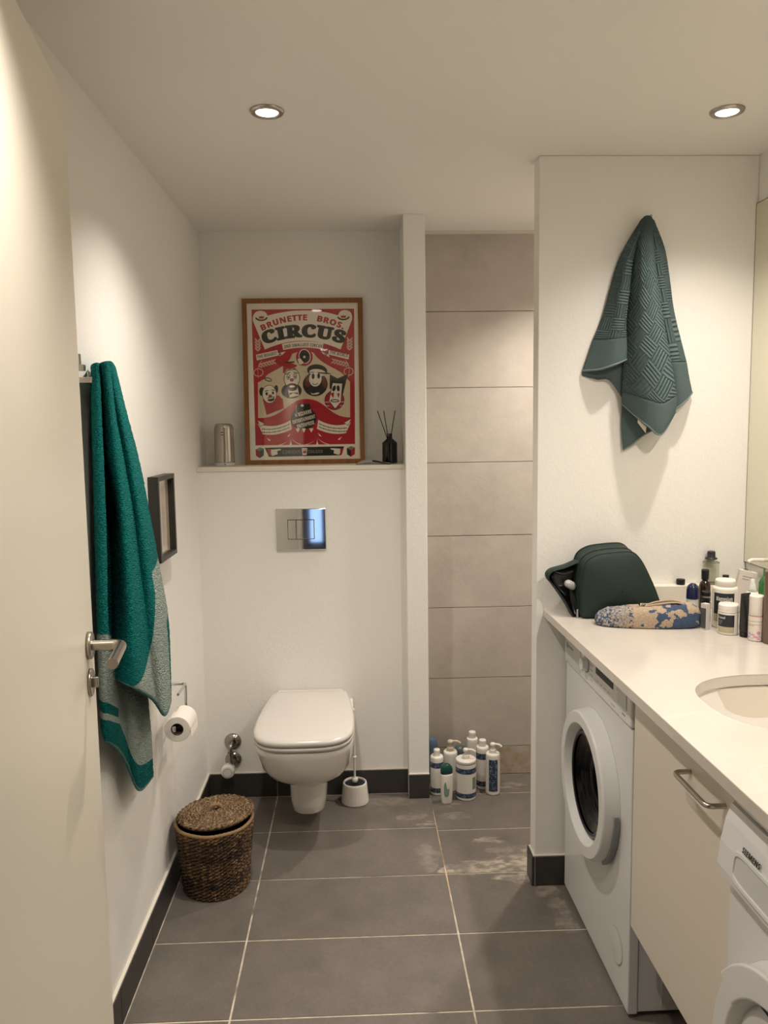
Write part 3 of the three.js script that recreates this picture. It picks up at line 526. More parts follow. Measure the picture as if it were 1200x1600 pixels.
  ell(497, 865, 80, 62, 0, ink); poly([[465, 840], [545, 830], [558, 905], [482, 918]], cream); poly([[480, 880], [545, 880], [550, 895], [512, 882], [482, 900]], ink); ell(500, 765, 62, 78, 0.05, cream, ink, 5); ell(500, 835, 44, 32, 0, ink); ell(502, 830, 24, 9, 0, cream); ell(472, 752, 12, 20, 0, null, ink, 4); ell(525, 748, 12, 20, 0, null, ink, 4); ell(472, 756, 5, 9, 0, ink); ell(525, 752, 5, 9, 0, ink); c.strokeStyle = ink; c.lineWidth = 6; c.beginPath(); c.moveTo(450, 732); c.lineTo(486, 716); c.moveTo(512, 714); c.lineTo(548, 726); c.stroke(); ell(499, 778, 14, 12, 0, red, ink, 3); c.strokeStyle = ink; c.lineWidth = 4; c.beginPath(); c.moveTo(470, 700); c.lineTo(535, 694); c.moveTo(476, 690); c.lineTo(530, 684); c.stroke(); poly([[428, 720], [430, 660], [470, 632], [545, 662], [520, 680], [460, 690], [440, 725]], red); poly([[440, 632], [520, 628], [518, 640], [445, 642]], ink);
  ell(685, 815, 98, 96, 0, ink); ell(628, 800, 24, 40, 0.2, '#7a3a30'); ell(755, 800, 18, 50, -0.2, '#7a3a30'); ell(686, 768, 52, 66, 0.05, cream, ink, 4); ell(668, 748, 12, 24, 0, ink); ell(712, 746, 12, 24, 0, ink); c.beginPath(); c.ellipse(684, 805, 20, 12, 0, 0, 3.1); c.strokeStyle = ink; c.lineWidth = 5; c.stroke(); poly([[645, 880], [665, 890], [705, 880], [722, 885], [700, 898], [660, 898]], cream); ell(700, 705, 80, 50, 0.12, ink); ell(703, 722, 66, 30, 0.12, cream); poly([[588, 712], [780, 722], [815, 730], [780, 735], [640, 718]], ink); ell(686, 775, 48, 58, 0.05, cream); ell(668, 750, 11, 22, 0, ink); ell(712, 748, 11, 22, 0, ink); c.beginPath(); c.ellipse(684, 805, 20, 12, 0, 0, 3.1); c.stroke();
  ell(838, 945, 76, 76, 0, red, ink, 6); poly([[800, 735], [862, 770], [945, 735], [905, 900], [800, 850]], ink); poly([[822, 805], [902, 810], [890, 960], [845, 1015], [795, 950]], cream, ink, 4); ell(835, 850, 13, 24, 0.3, ink); ell(868, 850, 12, 24, -0.1, ink); poly([[805, 890], [835, 880], [830, 930]], red); poly([[858, 890], [880, 890], [872, 930]], red); ell(842, 950, 32, 9, 0.05, null, ink, 7); c.strokeStyle = cream; c.lineWidth = 5; for (const y of [960, 990]) { c.beginPath(); c.moveTo(762, y); c.lineTo(800, y); c.moveTo(880, y); c.lineTo(915, y); c.stroke(); }
  // badge and lower ribbons
  for (const [sx, ox] of [[1, 0], [-1, 1200]]) { const X = (x) => ox + sx * x; c.beginPath(); c.moveTo(X(230), 1125); c.quadraticCurveTo(X(360), 1180, X(490), 1100); c.lineTo(X(500), 1175); c.quadraticCurveTo(X(380), 1235, X(268), 1212); c.closePath(); c.fillStyle = cream; c.fill(); poly([[X(225), 1095], [X(285), 1128], [X(250), 1150]], cream, ink, 3); c.strokeStyle = '#3a352c'; c.lineWidth = 8; for (const r of [0, 1]) { c.setLineDash([9, 4, 14, 5, 6, 4]); c.beginPath(); c.moveTo(X(262), 1170 + r * 26); c.quadraticCurveTo(X(380), 1186 + r * 22, X(484), 1132 + r * 26); c.stroke(); } c.setLineDash([]); poly([[X(300), 1240], [X(335), 1262], [X(318), 1268]], cream); poly([[X(460), 1238], [X(492), 1205], [X(480), 1232]], cream); }
  poly([[545, 970], [640, 970], [650, 1010], [535, 1010]], ink); ell(592, 1090, 103, 92, 0, ink); ell(582, 985, 13, 11, 0, cream); for (const x of [548, 596, 655]) poly([[x - 18, 1170], [x + 18, 1170], [x, 1205]], cream); c.strokeStyle = cream; c.lineWidth = 4; c.beginPath(); c.moveTo(538, 980); c.quadraticCurveTo(525, 1030, 548, 1050); c.stroke();
  const slant = (x) => (y) => y - (x - 590) * 0.26; arcText('A BIZARRE', 528, 660, (x) => slant(x)(1062), 40, cream, 'sans-serif', 1); arcText('ENTERTAINMENT', 508, 690, (x) => slant(x)(1112), 40, cream, 'sans-serif', 1); arcText('ENTERPRISE', 545, 682, (x) => slant(x)(1158), 40, cream, 'sans-serif', 1);
  // little tents
  for (const ox of [492, 703]) for (let i = -3; i <= 3; i++) { c.beginPath(); c.moveTo(ox, 1238); c.quadraticCurveTo(ox + i * 10, 1285, ox + i * 46 - 11, 1302); c.lineTo(ox + i * 46 + 11, 1302); c.quadraticCurveTo(ox + i * 12, 1285, ox, 1238); c.fillStyle = i % 2 ? red : cream; c.fill(); }
  // bottom strip
  poly([[285, 1322], [918, 1320], [890, 1392], [318, 1396]], ink);
  for (const [sx, ox] of [[1, 0], [-1, 1222]]) { const X = (x) => ox + sx * x; poly([[X(308), 1335], [X(335), 1335], [X(342), 1385], [X(322), 1388]], red); poly([[X(335), 1338], [X(412), 1333], [X(412), 1343], [X(385), 1350], [X(388), 1375], [X(345), 1390], [X(335), 1372]], cream, null); }
  arcText('CURIOUS', 425, 572, () => 1372, 38, '#8a8375', 'sans-serif'); arcText('DALGED', 630, 748, () => 1372, 38, '#8a8375', 'sans-serif');
  poly([[578, 1334], [626, 1334], [618, 1386], [586, 1386]], cream); ell(602, 1336, 26, 9, 0, cream, ink, 3); poly([[588, 1352], [618, 1352], [615, 1370], [590, 1370]], red);
  for (const x of [245, 972]) { poly([[x - 33, 1335], [x, 1318], [x + 33, 1330], [x, 1350]], '#8c8577'); poly([[x - 33, 1335], [x, 1350], [x, 1405], [x - 30, 1385]], x < 500 ? red : ink); poly([[x, 1350], [x + 33, 1330], [x + 32, 1385], [x, 1405]], x < 500 ? '#5b564b' : red); }
});
{
  const W = 0.472, H = 0.650, T = 0.022, B = 0.0165;
  const t = thing('framed_poster', 'oak-framed red circus poster leaning on the ledge above the toilet', 'poster', [-0.2045, 1.3012, ZN + 0.058]);
  t.rotation.x = -0.054;
  part('frame', extrude([[-W / 2, 0], [W / 2, 0], [W / 2, H], [-W / 2, H]], T - 0.002, 0.001, [[-W / 2 + B, B], [-W / 2 + B, H - B], [W / 2 - B, H - B], [W / 2 - B, B]]).translate(0, 0.001, -T), M.frameWood, t, 'oak frame');
  const pg = new THREE.PlaneGeometry(W - 2 * B + 0.004, H - 2 * B + 0.004).translate(0, H / 2, -0.0075);
  part('print', pg, mat({ map: posterMap, roughness: 0.8 }), t, 'red, cream and black circus print');
  part('backing', bx(-W / 2 + B - 0.003, W / 2 - B + 0.003, B - 0.003, H - B + 0.003, -0.014, -0.0085), M.dark, t);
  part('glazing', bx(-W / 2 + B - 0.001, W / 2 - B + 0.001, B - 0.001, H - B + 0.001, -0.0062, -0.0045), M.glassClear, t, 'clear front pane');
}
{ // smoked-metal canister
  const t = thing('room_canister', 'pale silvery rounded canister standing on the ledge left of the poster', 'canister', [-0.5135, 1.3012, -3.10]);
  const body = mat({ color: '#b6afa4', metalness: 0.75, roughness: 0.24 });
  part('body', lathe([[0, 0.002], [0.034, 0.002], [0.0375, 0.005], [0.038, 0.02], [0.0365, 0.145], [0.034, 0.156], [0.028, 0.163], [0.012, 0.165], [0, 0.165]], 48), body, t);
  part('base', lathe([[0, 0], [0.037, 0], [0.0385, 0.003], [0.0385, 0.012], [0.037, 0.013], [0, 0.013]], 48), M.enamelDim, t);
  for (const s of [bx(-0.006, 0.005, 0.129, 0.1315, 0.0355, 0.0375), bx(-0.006, 0.005, 0.119, 0.1215, 0.0358, 0.0377), bx(0.004, 0.010, 0.0055, 0.0085, 0.037, 0.0388)]) part('slot', s, M.dark, t);
}
{
  const t = thing('reed_diffuser', 'smoked glass reed diffuser with three dark sticks on the ledge', 'diffuser', [0.1285, 1.3012, -3.085]);
  const smoke = mat({ color: '#a3a49e', transmission: 1, thickness: 0, roughness: 0.05, ior: 1.45 });
  part('bottle', lathe([[0, 0.001], [0.027, 0.001], [0.0295, 0.004], [0.0298, 0.010], [0.0298, 0.078], [0.0285, 0.083], [0.0115, 0.097], [0.0105, 0.101], [0.0105, 0.117], [0.0085, 0.117], [0.0085, 0.101], [0.0265, 0.080], [0.0278, 0.010], [0.0, 0.006]], 44), smoke, t, 'smoked glass bottle');
  part('liquid', lathe([[0, 0.0065], [0.0272, 0.0065], [0.0272, 0.028], [0, 0.028]], 36), mat({ color: '#5a5a54', transmission: 0.8, thickness: 0, roughness: 0.05 }), t);
  for (const [x1, z1, x2, z2] of [[0.017, 0.004, -0.046, 0.004], [0.004, 0.010, -0.021, -0.012], [-0.009, -0.006, 0.022, 0.012]]) part('stick', tube([[x1, 0.012, z1], [(x1 + x2) * 0.35, 0.1, (z1 + z2) * 0.35], [x2, 0.205, z2]], 0.0016, 12, 8), mat({ color: '#241f1b', roughness: 0.8 }), t);
}
{ // crumpled cloth
  const t = thing('crumpled_cloth', 'small crumpled grey cloth lying on the ledge beside the poster', 'cloth', [0, 0, 0]);
  const rows = [[[0.0, 1.303, -3.035], [0.03, 1.304, -3.035], [0.06, 1.3045, -3.04], [0.09, 1.303, -3.03], [0.125, 1.304, -3.02]], [[-0.005, 1.304, -3.025], [0.02, 1.316, -3.025], [0.055, 1.323, -3.025], [0.085, 1.313, -3.022], [0.128, 1.305, -3.017]], [[0.0, 1.303, -3.014], [0.02, 1.306, -3.013], [0.05, 1.309, -3.011], [0.08, 1.3055, -3.012], [0.118, 1.303, -3.012]]];
  part('fabric', cloth(rows, 40, 18, 0.0022, 0.003), mat({ color: '#8f8c86', roughness: 0.95 }), t);
  part('strap', cloth([[[0.055, 1.320, -3.020], [0.085, 1.314, -3.018], [0.105, 1.308, -3.014], [0.13, 1.3035, -3.010]], [[0.06, 1.313, -3.012], [0.085, 1.309, -3.011], [0.105, 1.304, -3.009], [0.127, 1.3025, -3.004]]], 30, 6, 0.002), M.dark, t, 'black strap');
}
// ------------------------------------------------------------------ left wall: hooks, towel, picture, paper holder
const terryBump = dataTex(256, 256, (u, v) => grey(0.55 * fbm(u * 64, v * 64, 2, 64) + 0.45 * vnoise(u * 32, v * 110, 0)), false);
{
  for (const [z, lab] of [[-1.722, 'square steel wall hook next to the teal towel, holding nothing'], [-1.775, 'steel wall hook that the teal towel hangs from']]) {
    const t = thing('wall_hook', lab, 'hook', [XL, z > -1.74 ? onX(134, 574, XL + 0.03).y : 1.555, z], 0);
    part('block', bx(0, 0.032, -0.008, 0.005, -0.007, 0.007, 0.0015), M.steel, t);
    part('pin', cyl(0.0026, 0.0029, z > -1.74 ? 0.024 : 0.014, 14).translate(0.022, z > -1.74 ? 0.015 : 0.01, 0), M.steel, t);
  }
  const teal = '#086663', tealD = '#085d5a', pale = '#9aa49b', hem = '#6f928c';
  const texB = canvas(512, 1024, (c, w, h) => {
    c.fillStyle = teal; c.fillRect(0, 0, w, h);
    c.fillStyle = pale; c.beginPath(); c.moveTo(0.80 * w, 0.60 * h); c.lineTo(w, 0.55 * h); c.lineTo(w, h); c.lineTo(0.33 * w, h); c.lineTo(0.70 * w, 0.80 * h); c.lineTo(0.80 * w, 0.66 * h); c.fill();
    c.fillStyle = teal; c.beginPath(); c.moveTo(0.93 * w, 0.74 * h); c.lineTo(w, 0.70 * h); c.lineTo(w, 0.98 * h); c.lineTo(0.95 * w, 0.98 * h); c.fill();
    c.fillStyle = hem; c.fillRect(0, 0.982 * h, w, 0.02 * h);
    for (let i = 0; i < 60000; i++) { c.fillStyle = rnd() > 0.5 ? 'rgba(190,255,245,0.13)' : 'rgba(0,20,20,0.16)'; c.fillRect(rnd() * w, rnd() * h, 2.5, 2); }
  });
  const texA = canvas(512, 1024, (c, w, h) => {
    c.fillStyle = teal; c.fillRect(0, 0, w, h);
    c.fillStyle = pale; c.fillRect(0, 0.60 * h, w, 0.40 * h);
    c.fillStyle = tealD; c.beginPath(); c.moveTo(0, 0.79 * h); c.lineTo(0.42 * w, 0.80 * h); c.lineTo(0.42 * w, 0.835 * h); c.lineTo(0, 0.86 * h); c.fill();
    c.beginPath(); c.moveTo(0, 0.895 * h); c.lineTo(0.45 * w, 0.86 * h); c.lineTo(0.7 * w, 0.90 * h); c.lineTo(w, 0.925 * h); c.lineTo(w, h); c.lineTo(0, h); c.fill();
    c.fillStyle = hem; c.fillRect(0, 0.985 * h, w, 0.02 * h);
    for (let i = 0; i < 60000; i++) { c.fillStyle = rnd() > 0.5 ? 'rgba(190,255,245,0.13)' : 'rgba(0,20,20,0.16)'; c.fillRect(rnd() * w, rnd() * h, 2.5, 2); }
  });
  const bumpT = terryBump.clone(); bumpT.repeat.set(2.2, 6); bumpT.needsUpdate = true;
  const rowsX = (list) => list.map((r) => r.map(([px, py, off]) => onX(px, py, XL + off).toArray()));
  const Y = (y, l) => l.map(([x, o]) => [x, y, o]);
  const A = rowsX([[[144, 570, 0.008], [147, 568, 0.030], [153, 567, 0.042], [156, 569, 0.030], [160, 572, 0.028], [166, 575, 0.015]],
    Y(640, [[144, 0.010], [147, 0.042], [155, 0.052], [158, 0.022], [168, 0.014], [182, 0.010]]), Y(740, [[147, 0.010], [150, 0.052], [160, 0.060], [161, 0.018], [184, 0.012], [200, 0.010]]), Y(850, [[150, 0.012], [153, 0.056], [164, 0.066], [163, 0.016], [198, 0.014], [222, 0.012]]),
    Y(970, [[153, 0.012], [157, 0.060], [167, 0.066], [166, 0.016], [203, 0.020], [232, 0.02]]), [[156, 1060, 0.015], [160, 1062, 0.060], [179, 1068, 0.066], [184, 1070, 0.030], [206, 1080, 0.044], [230, 1075, 0.040]], [[158, 1108, 0.015], [163, 1116, 0.060], [182, 1128, 0.062], [190, 1135, 0.034], [211, 1165, 0.048], [236, 1150, 0.044]],
    [[160, 1138, 0.015], [166, 1158, 0.060], [184, 1172, 0.060], [198, 1196, 0.040], [217, 1236, 0.05], [239, 1214, 0.045]]]);
  const B = rowsX([[[154, 570, 0.012], [158, 567, 0.045], [163, 565, 0.056], [168, 564, 0.052], [173, 565, 0.045], [178, 572, 0.012]],
    Y(640, [[159, 0.016], [164, 0.050], [172, 0.066], [178, 0.055], [187, 0.062], [195, 0.014]]), Y(720, [[164, 0.018], [170, 0.055], [182, 0.080], [192, 0.066], [205, 0.076], [216, 0.020]]), Y(800, [[172, 0.018], [181, 0.060], [192, 0.095], [205, 0.078], [220, 0.090], [232, 0.030]]),
    Y(880, [[176, 0.02], [185, 0.065], [199, 0.106], [214, 0.086], [232, 0.100], [247, 0.040]]), Y(960, [[177, 0.022], [187, 0.070], [205, 0.115], [222, 0.094], [244, 0.110], [261, 0.050]]), Y(1030, [[177, 0.025], [186, 0.075], [209, 0.120], [229, 0.10], [250, 0.114], [265, 0.055]]),
    [[177, 1056, 0.03], [184, 1063, 0.078], [212, 1078, 0.120], [238, 1094, 0.105], [257, 1119, 0.11], [266, 1098, 0.06]]]);
  const t = thing('bath_towel', 'large teal bath towel with pale stripes hanging behind the open door', 'towel', [0, 0, 0]);
  part('rear_fall', cloth(A, 90, 200, 0.007, 0.0022), mat({ map: texA, roughness: 1, specularIntensity: 0.2, bumpMap: bumpT, bumpScale: 0.006 }), t);
  part('front_fall', cloth(B, 110, 200, 0.008, 0.0024), mat({ map: texB, roughness: 1, specularIntensity: 0.2, bumpMap: bumpT, bumpScale: 0.006 }), t);
}
{
  const z0 = -2.505, z1 = -2.300, y0 = 1.055, y1 = 1.308;
  const t = thing('picture_frame', 'small dark-framed picture on the left wall beyond the teal towel', 'picture', [XL, 0, 0]);
  const D = 0.031, B = 0.014, fr = mat({ color: '#2f2c27', roughness: 0.4 });
  part('frame', [bx(0.0005, D, y0, y0 + B, z0, z1, 0.001), bx(0.0005, D, y1 - B, y1, z0, z1, 0.001), bx(0.0005, D, y0 + B, y1 - B, z0, z0 + B, 0.001), bx(0.0005, D, y0 + B, y1 - B, z1 - B, z1, 0.001)], fr, t, 'dark frame');
  const pm = canvas(256, 320, (c, w, h) => { c.fillStyle = '#d8ccb6'; c.fillRect(0, 0, w, h); c.fillStyle = '#c7b298'; c.fillRect(18, 18, w - 36, h - 36); c.fillStyle = '#9c866b'; c.fillRect(128, 30, 60, 258); c.fillStyle = '#8a6a6e'; c.fillRect(138, 110, 24, 150); c.fillStyle = '#8f7f66'; for (const [y, l] of [[80, 40], [92, 30], [104, 36], [160, 26], [168, 22], [200, 34], [212, 40]]) c.fillRect(48, y, l, 4); });
  part('print', new THREE.PlaneGeometry(z1 - z0 - 2 * B, y1 - y0 - 2 * B).rotateY(Math.PI / 2).translate(0.012, (y0 + y1) / 2, (z0 + z1) / 2), mat({ map: pm, roughness: 0.7 }), t, 'pale printed card');
  part('glazing', bx(0.016, 0.0175, y0 + B, y1 - B, z0 + B, z1 - B), M.glassClear, t);
}
{
  const t = thing('paper_holder', 'chrome toilet paper holder on the left wall', 'paper holder', [XL, 0.66, -2.40]);
  part('wall_plate', bx(0.0003, 0.008, -0.018, 0.018, -0.018, 0.018, 0.003), M.chrome, t);
  part('arm', bar([[0.006, 0, 0], [0.062, 0, 0], [0.062, -0.088, 0], [0.062, -0.088, 0.165], [0.062, -0.075, 0.165]], 0.0048, 0.010), M.chrome, t);
  part('upper_bar', bar([[0.062, 0.0, -0.002], [0.062, 0.0, 0.10]], 0.004, 0.01), M.chrome, t);
  const r = thing('toilet_roll', 'white toilet paper roll on the chrome holder', 'toilet paper', [XL + 0.066, 0.570, -2.305]);
  const paper = mat({ color: '#efe9df', roughness: 0.95 });
  part('paper', lathe([[0.0185, -0.05], [0.0365, -0.05], [0.038, -0.0485], [0.038, 0.0485], [0.0365, 0.05], [0.0185, 0.05]], 56).rotateX(Math.PI / 2), paper, r);
  part('core', lathe([[0.0165, -0.049], [0.0185, -0.049], [0.0185, 0.049], [0.0165, 0.049], [0.0165, -0.049]], 40).rotateX(Math.PI / 2), mat({ color: '#6f6252', roughness: 0.9 }), r, 'cardboard core');
  const rows = [0, 1, 2, 3].map((k) => [-0.0485, -0.016, 0.016, 0.0485].map((z) => { const a = 0.15 - k * 0.24; return k < 2 ? [0.0388 * Math.cos(a), 0.0388 * Math.sin(a), z] : [0.0388 * Math.cos(0.15 - 0.24) + 0.0006 * k, -0.0035 - (k - 1) * 0.012, z]; }));
  part('loose_sheet', cloth(rows, 10, 16, 0.0008), paper, r);
}
// ------------------------------------------------------------------ wicker basket
{
  const t = thing('wicker_basket', 'brown woven seagrass basket with a loose lid in the corner by the left wall', 'basket', [-0.4705, 0, -2.402]);
  const strawTex = (c0, c1, k) => dataTex(1024, 8, (u, v, x, y) => { const n = fbm(u * 150 + k * 31, y * 0.7 + k, 3), f = Math.max(0, Math.min(1, (n - 0.32) * 2.4)), g = hash(Math.floor(u * 210) + k * 97, y) > 0.93 ? 0.35 : 0; return [0, 1, 2].map((i) => Math.round(Math.min(255, c0[i] + (c1[i] - c0[i]) * (f + g)))); });
  const straw = [0, 1, 2].map((k) => mat({ map: strawTex([[38, 25, 15], [50, 33, 19], [30, 20, 13]][k], [[122, 92, 60], [138, 106, 70], [104, 76, 48]][k], k), roughness: 0.8 }));
  const lidStraw = [3, 4, 5].map((k) => mat({ map: strawTex([66, 48, 31], [[158, 130, 95], [140, 112, 79], [170, 142, 106]][k - 3], k), roughness: 0.8 }));
  const rimM = mat({ color: '#8a6f4c', roughness: 0.85 });
  const ringGeo = (R, y, r, ph, n = 120, rad = 6, wob = 0.0016, twist = 44) => {
    const pts = []; for (let i = 0; i < n; i++) { const a = i / n * 2 * Math.PI, k = wob * Math.sin(a * twist + ph); pts.push(new THREE.Vector3((R + k) * Math.cos(a), y + wob * 0.5 * Math.cos(a * twist + ph) + 0.0008 * Math.sin(a * 7 + ph * 3), (R + k) * Math.sin(a))); }
    return new THREE.TubeGeometry(new THREE.CatmullRomCurve3(pts, true), n * 2, r, rad, true);
  };
  // wall of the basket: rows of twisted straw, in three tones
  const rows = [[], [], []], NR = 38;
  for (let j = 0; j < NR; j++) { const k = j / (NR - 1), R = 0.0985 + 0.0205 * k ** 0.9; rows[Math.floor(hash(j, 3) * 3)].push(ringGeo(R + rr(-0.0006, 0.0006), 0.006 + k * 0.208, 0.0036, j % 2 * Math.PI + rr(-0.9, 0.9), 150, 5, 0.0026, 29)); }
  rows.forEach((r, i) => { if (r.length) { const m = part('weave', r, straw[i], t); m.userData.kind = 'stuff'; } });
  part('inner_wall', lathe([[0, 0.004], [0.094, 0.004], [0.0955, 0.006], [0.1155, 0.216], [0.113, 0.216], [0.093, 0.010], [0, 0.010]], 48), straw[2], t);
  part('rim', ringGeo(0.1185, 0.2195, 0.0056, 0, 120, 7, 0.0012, 60), rimM, t, 'pale bound rim');
  part('foot_ring', ringGeo(0.0965, 0.006, 0.005, 1, 120, 6, 0.0014, 60), straw[1], t);
  part('liner', cloth([[[-0.03, 0.219, 0.116], [0.0, 0.2215, 0.1195], [0.03, 0.219, 0.116]], [[-0.03, 0.202, 0.105], [0, 0.204, 0.108], [0.03, 0.202, 0.105]]], 14, 6, 0.001), mat({ color: '#b9b1a2', roughness: 0.6 }), t, 'pale bag edge showing under the lid');
  // lid: flat coil, slightly askew
  const lid = part('lid', lathe([[0, 0.009], [0.113, 0.0045], [0.117, 0.001], [0.113, -0.003], [0, 0.001]], 56), straw[2], t, 'coiled straw lid set askew');
  lid.position.set(0.004, 0.232, -0.006); lid.rotation.set(-0.045, 0.3, 0.055);
  const coils = [[], [], []];
  for (let j = 0; j < 14; j++) { const R = 0.012 + j * 0.0079; coils[Math.floor(hash(j, 8) * 3)].push(ringGeo(R, 0.0115 - j * 0.0004, 0.0043, j * 1.7, Math.max(48, Math.round(R * 1500)), 6, 0.0024, Math.max(7, Math.round(R * 330)))); }
  coils.forEach((c, i) => { if (c.length) { const m = part('coil', c, lidStraw[i], lid); m.userData.kind = 'stuff'; } });
  part('lid_knob', tube([[-0.02, 0.014, 0], [-0.012, 0.026, 0], [0.0, 0.029, 0], [0.012, 0.026, 0], [0.02, 0.014, 0]], 0.0062, 24, 8), rimM, lid, 'woven loop knob');
}
// ------------------------------------------------------------------ grey-green hand towel on the partition
{
  const hk = thing('wall_hook', 'wall hook on the partition hidden under the grey-green towel', 'hook', [0, 0, 0]);
  const hp = onZ(1012, 352, ZT);
  part('block', bx(hp.x - 0.009, hp.x + 0.009, hp.y - 0.012, hp.y + 0.006, ZT + 0.0005, ZT + 0.034, 0.002), M.steel, hk);
  part('pin', cyl(0.0032, 0.0036, 0.03, 12).translate(hp.x, hp.y + 0.008, ZT + 0.026), M.steel, hk);
  const rib = dataTex(512, 512, (u, v) => { const bu = Math.floor(u * 2), bv = Math.floor(v * 2), along = (bu + bv) % 2 ? u : v, s = 0.5 + 0.5 * Math.sin(along * 2 * Math.PI * 10); return grey(0.15 + 0.7 * s ** 1.4 + 0.15 * fbm(u * 128, v * 128, 2, 128)); }, false);
  const col = '#5d6d6d', sheen = { specularIntensity: 0.2 };
  const fuzz = dataTex(256, 256, (u, v) => { const k = 0.86 + 0.28 * fbm(u * 64, v * 64, 3, 64); return [92 * k, 109 * k, 109 * k].map(Math.round); }); fuzz.repeat.set(2, 2);
  const ribbed = mat({ color: '#ffffff', map: fuzz, roughness: 0.95, bumpMap: rib, bumpScale: 0.008, ...sheen });
  const plainBump = terryBump.clone(); plainBump.repeat.set(3, 2); plainBump.needsUpdate = true;
  const plain = mat({ color: col, roughness: 0.95, bumpMap: plainBump, bumpScale: 0.0018, ...sheen });
  const hemM = mat({ color: '#7b8a87', roughness: 0.95 });
  const t = thing('hand_towel', 'grey-green ribbed towel hanging on the partition wall', 'towel', [0, 0, 0]);
  const rz = (list) => list.map((r) => r.map(([px, py, off]) => onZ(px, py, ZT + off).toArray()));
  const st = (W, H, a = 0) => (u, v) => { const x = u * W, y = v * H, c = Math.cos(a), s = Math.sin(a); return [(x * c - y * s) / 0.105, (x * s + y * c) / 0.105]; };
  const Y = (y, l) => l.map(([x, o]) => [x, y, o]);
  const Lr = [[[1003, 343, 0.022], [1006, 340, 0.040], [1009, 338, 0.055], [1013, 338, 0.050]], Y(402, [[969, 0.010], [976, 0.036], [984, 0.055], [991, 0.045]]), Y(450, [[954, 0.008], [964, 0.036], [974, 0.056], [985, 0.045]]), Y(494, [[942, 0.008], [955, 0.038], [968, 0.058], [979, 0.046]]), [[927, 531, 0.008], [945, 531, 0.038], [963, 529, 0.058], [979, 527, 0.048]]];
  const Lb = [Lr[4], [[919, 555, 0.008], [940, 554, 0.038], [961, 549, 0.058], [980, 543, 0.049]], [[911, 579, 0.008], [936, 577, 0.038], [959, 570, 0.058], [980, 561, 0.050]]];
  const Cr = [[[1003, 343, 0.030], [1008, 338, 0.058], [1012, 337, 0.064], [1016, 338, 0.058], [1020, 345, 0.030]], Y(400, [[991, 0.035], [1000, 0.072], [1008, 0.084], [1016, 0.078], [1024, 0.040]]), Y(480, [[982, 0.035], [997, 0.078], [1010, 0.096], [1022, 0.088], [1034, 0.044]]), Y(550, [[976, 0.032], [993, 0.078], [1012, 0.100], [1030, 0.094], [1046, 0.048]]), [[972, 612, 0.030], [994, 618, 0.072], [1016, 626, 0.095], [1036, 630, 0.090], [1057, 618, 0.050]]];
  const Cb = [Cr[4], [[972, 622, 0.028], [994, 634, 0.068], [1016, 646, 0.09], [1035, 656, 0.086], [1057, 630, 0.052]], [[972, 630, 0.026], [994, 650, 0.064], [1014, 666, 0.084], [1033, 678, 0.082], [1055, 643, 0.052]]];
  const Rr = [[[1014, 342, 0.046], [1017, 341, 0.048], [1020, 343, 0.034], [1022, 348, 0.010]], [[1020, 395, 0.048], [1027, 394, 0.052], [1033, 392, 0.036], [1038, 390, 0.009]], Y(440, [[1025, 0.048], [1034, 0.054], [1041, 0.036], [1046, 0.008]]), Y(490, [[1031, 0.048], [1041, 0.054], [1048, 0.036], [1053, 0.008]]), Y(566, [[1044, 0.046], [1055, 0.052], [1065, 0.036], [1072, 0.008]])];
  const Rb = [Rr[4], [[1050, 600, 0.042], [1060, 598, 0.048], [1070, 595, 0.034], [1076, 590, 0.008]], [[1054, 640, 0.038], [1063, 633, 0.044], [1073, 624, 0.034], [1081, 613, 0.008]]];
  const L2 = [Y(500, [[940, 0.003], [950, 0.010], [962, 0.014], [980, 0.02]]), [[911, 577, 0.003], [930, 577, 0.010], [950, 574, 0.015], [976, 568, 0.02]], [[913, 586, 0.003], [932, 593, 0.010], [953, 595, 0.015], [974, 626, 0.02]]];
  const Dr = [Y(570, [[974, 0.010], [990, 0.02], [1015, 0.03], [1040, 0.03]]), [[971, 655, 0.010], [990, 655, 0.02], [1018, 650, 0.03], [1048, 640, 0.034]], [[973, 703, 0.012], [988, 694, 0.02], [1010, 677, 0.03], [1046, 660, 0.034]]];
  part('left_fall', cloth(rz(Lr), 50, 110, 0.006, 0.001, st(0.13, 0.42, 0.08)), ribbed, t); part('left_border', cloth(rz(Lb), 50, 34, 0.006, 0.001), plain, t);
  part('middle_fall', cloth(rz(Cr), 70, 130, 0.007, 0.001, st(0.19, 0.56, 0.70)), ribbed, t); part('middle_border', cloth(rz(Cb), 70, 34, 0.007, 0.001), plain, t);
  part('right_fall', cloth(rz(Rr), 40, 110, 0.006, 0.001, st(0.09, 0.48, -0.05)), ribbed, t); part('right_border', cloth(rz(Rb), 40, 40, 0.006, 0.001), plain, t);
  part('under_fold', cloth(rz(L2), 40, 40, 0.005, 0.001), plain, t); part('rear_fall', cloth(rz(Dr), 50, 60, 0.005, 0.001), plain, t);
  const hem = (pts, r) => tube(rz([pts])[0], r, 30, 6, 0.5);
  part('hem', [hem(Lb[2], 0.0038), hem(Cb[2], 0.004), hem(Rb[2], 0.0038), hem(Dr[2], 0.003)], hemM, t);
  part('care_tag', cloth(rz([[[997, 655, 0.056], [1003, 661, 0.062], [1010, 667, 0.068]], [[996, 660, 0.050], [1002, 668, 0.056], [1009, 677, 0.062]]]), 8, 5, 0.0008), mat({ color: '#ded6c8', roughness: 0.8 }), t, 'white care tag');
}
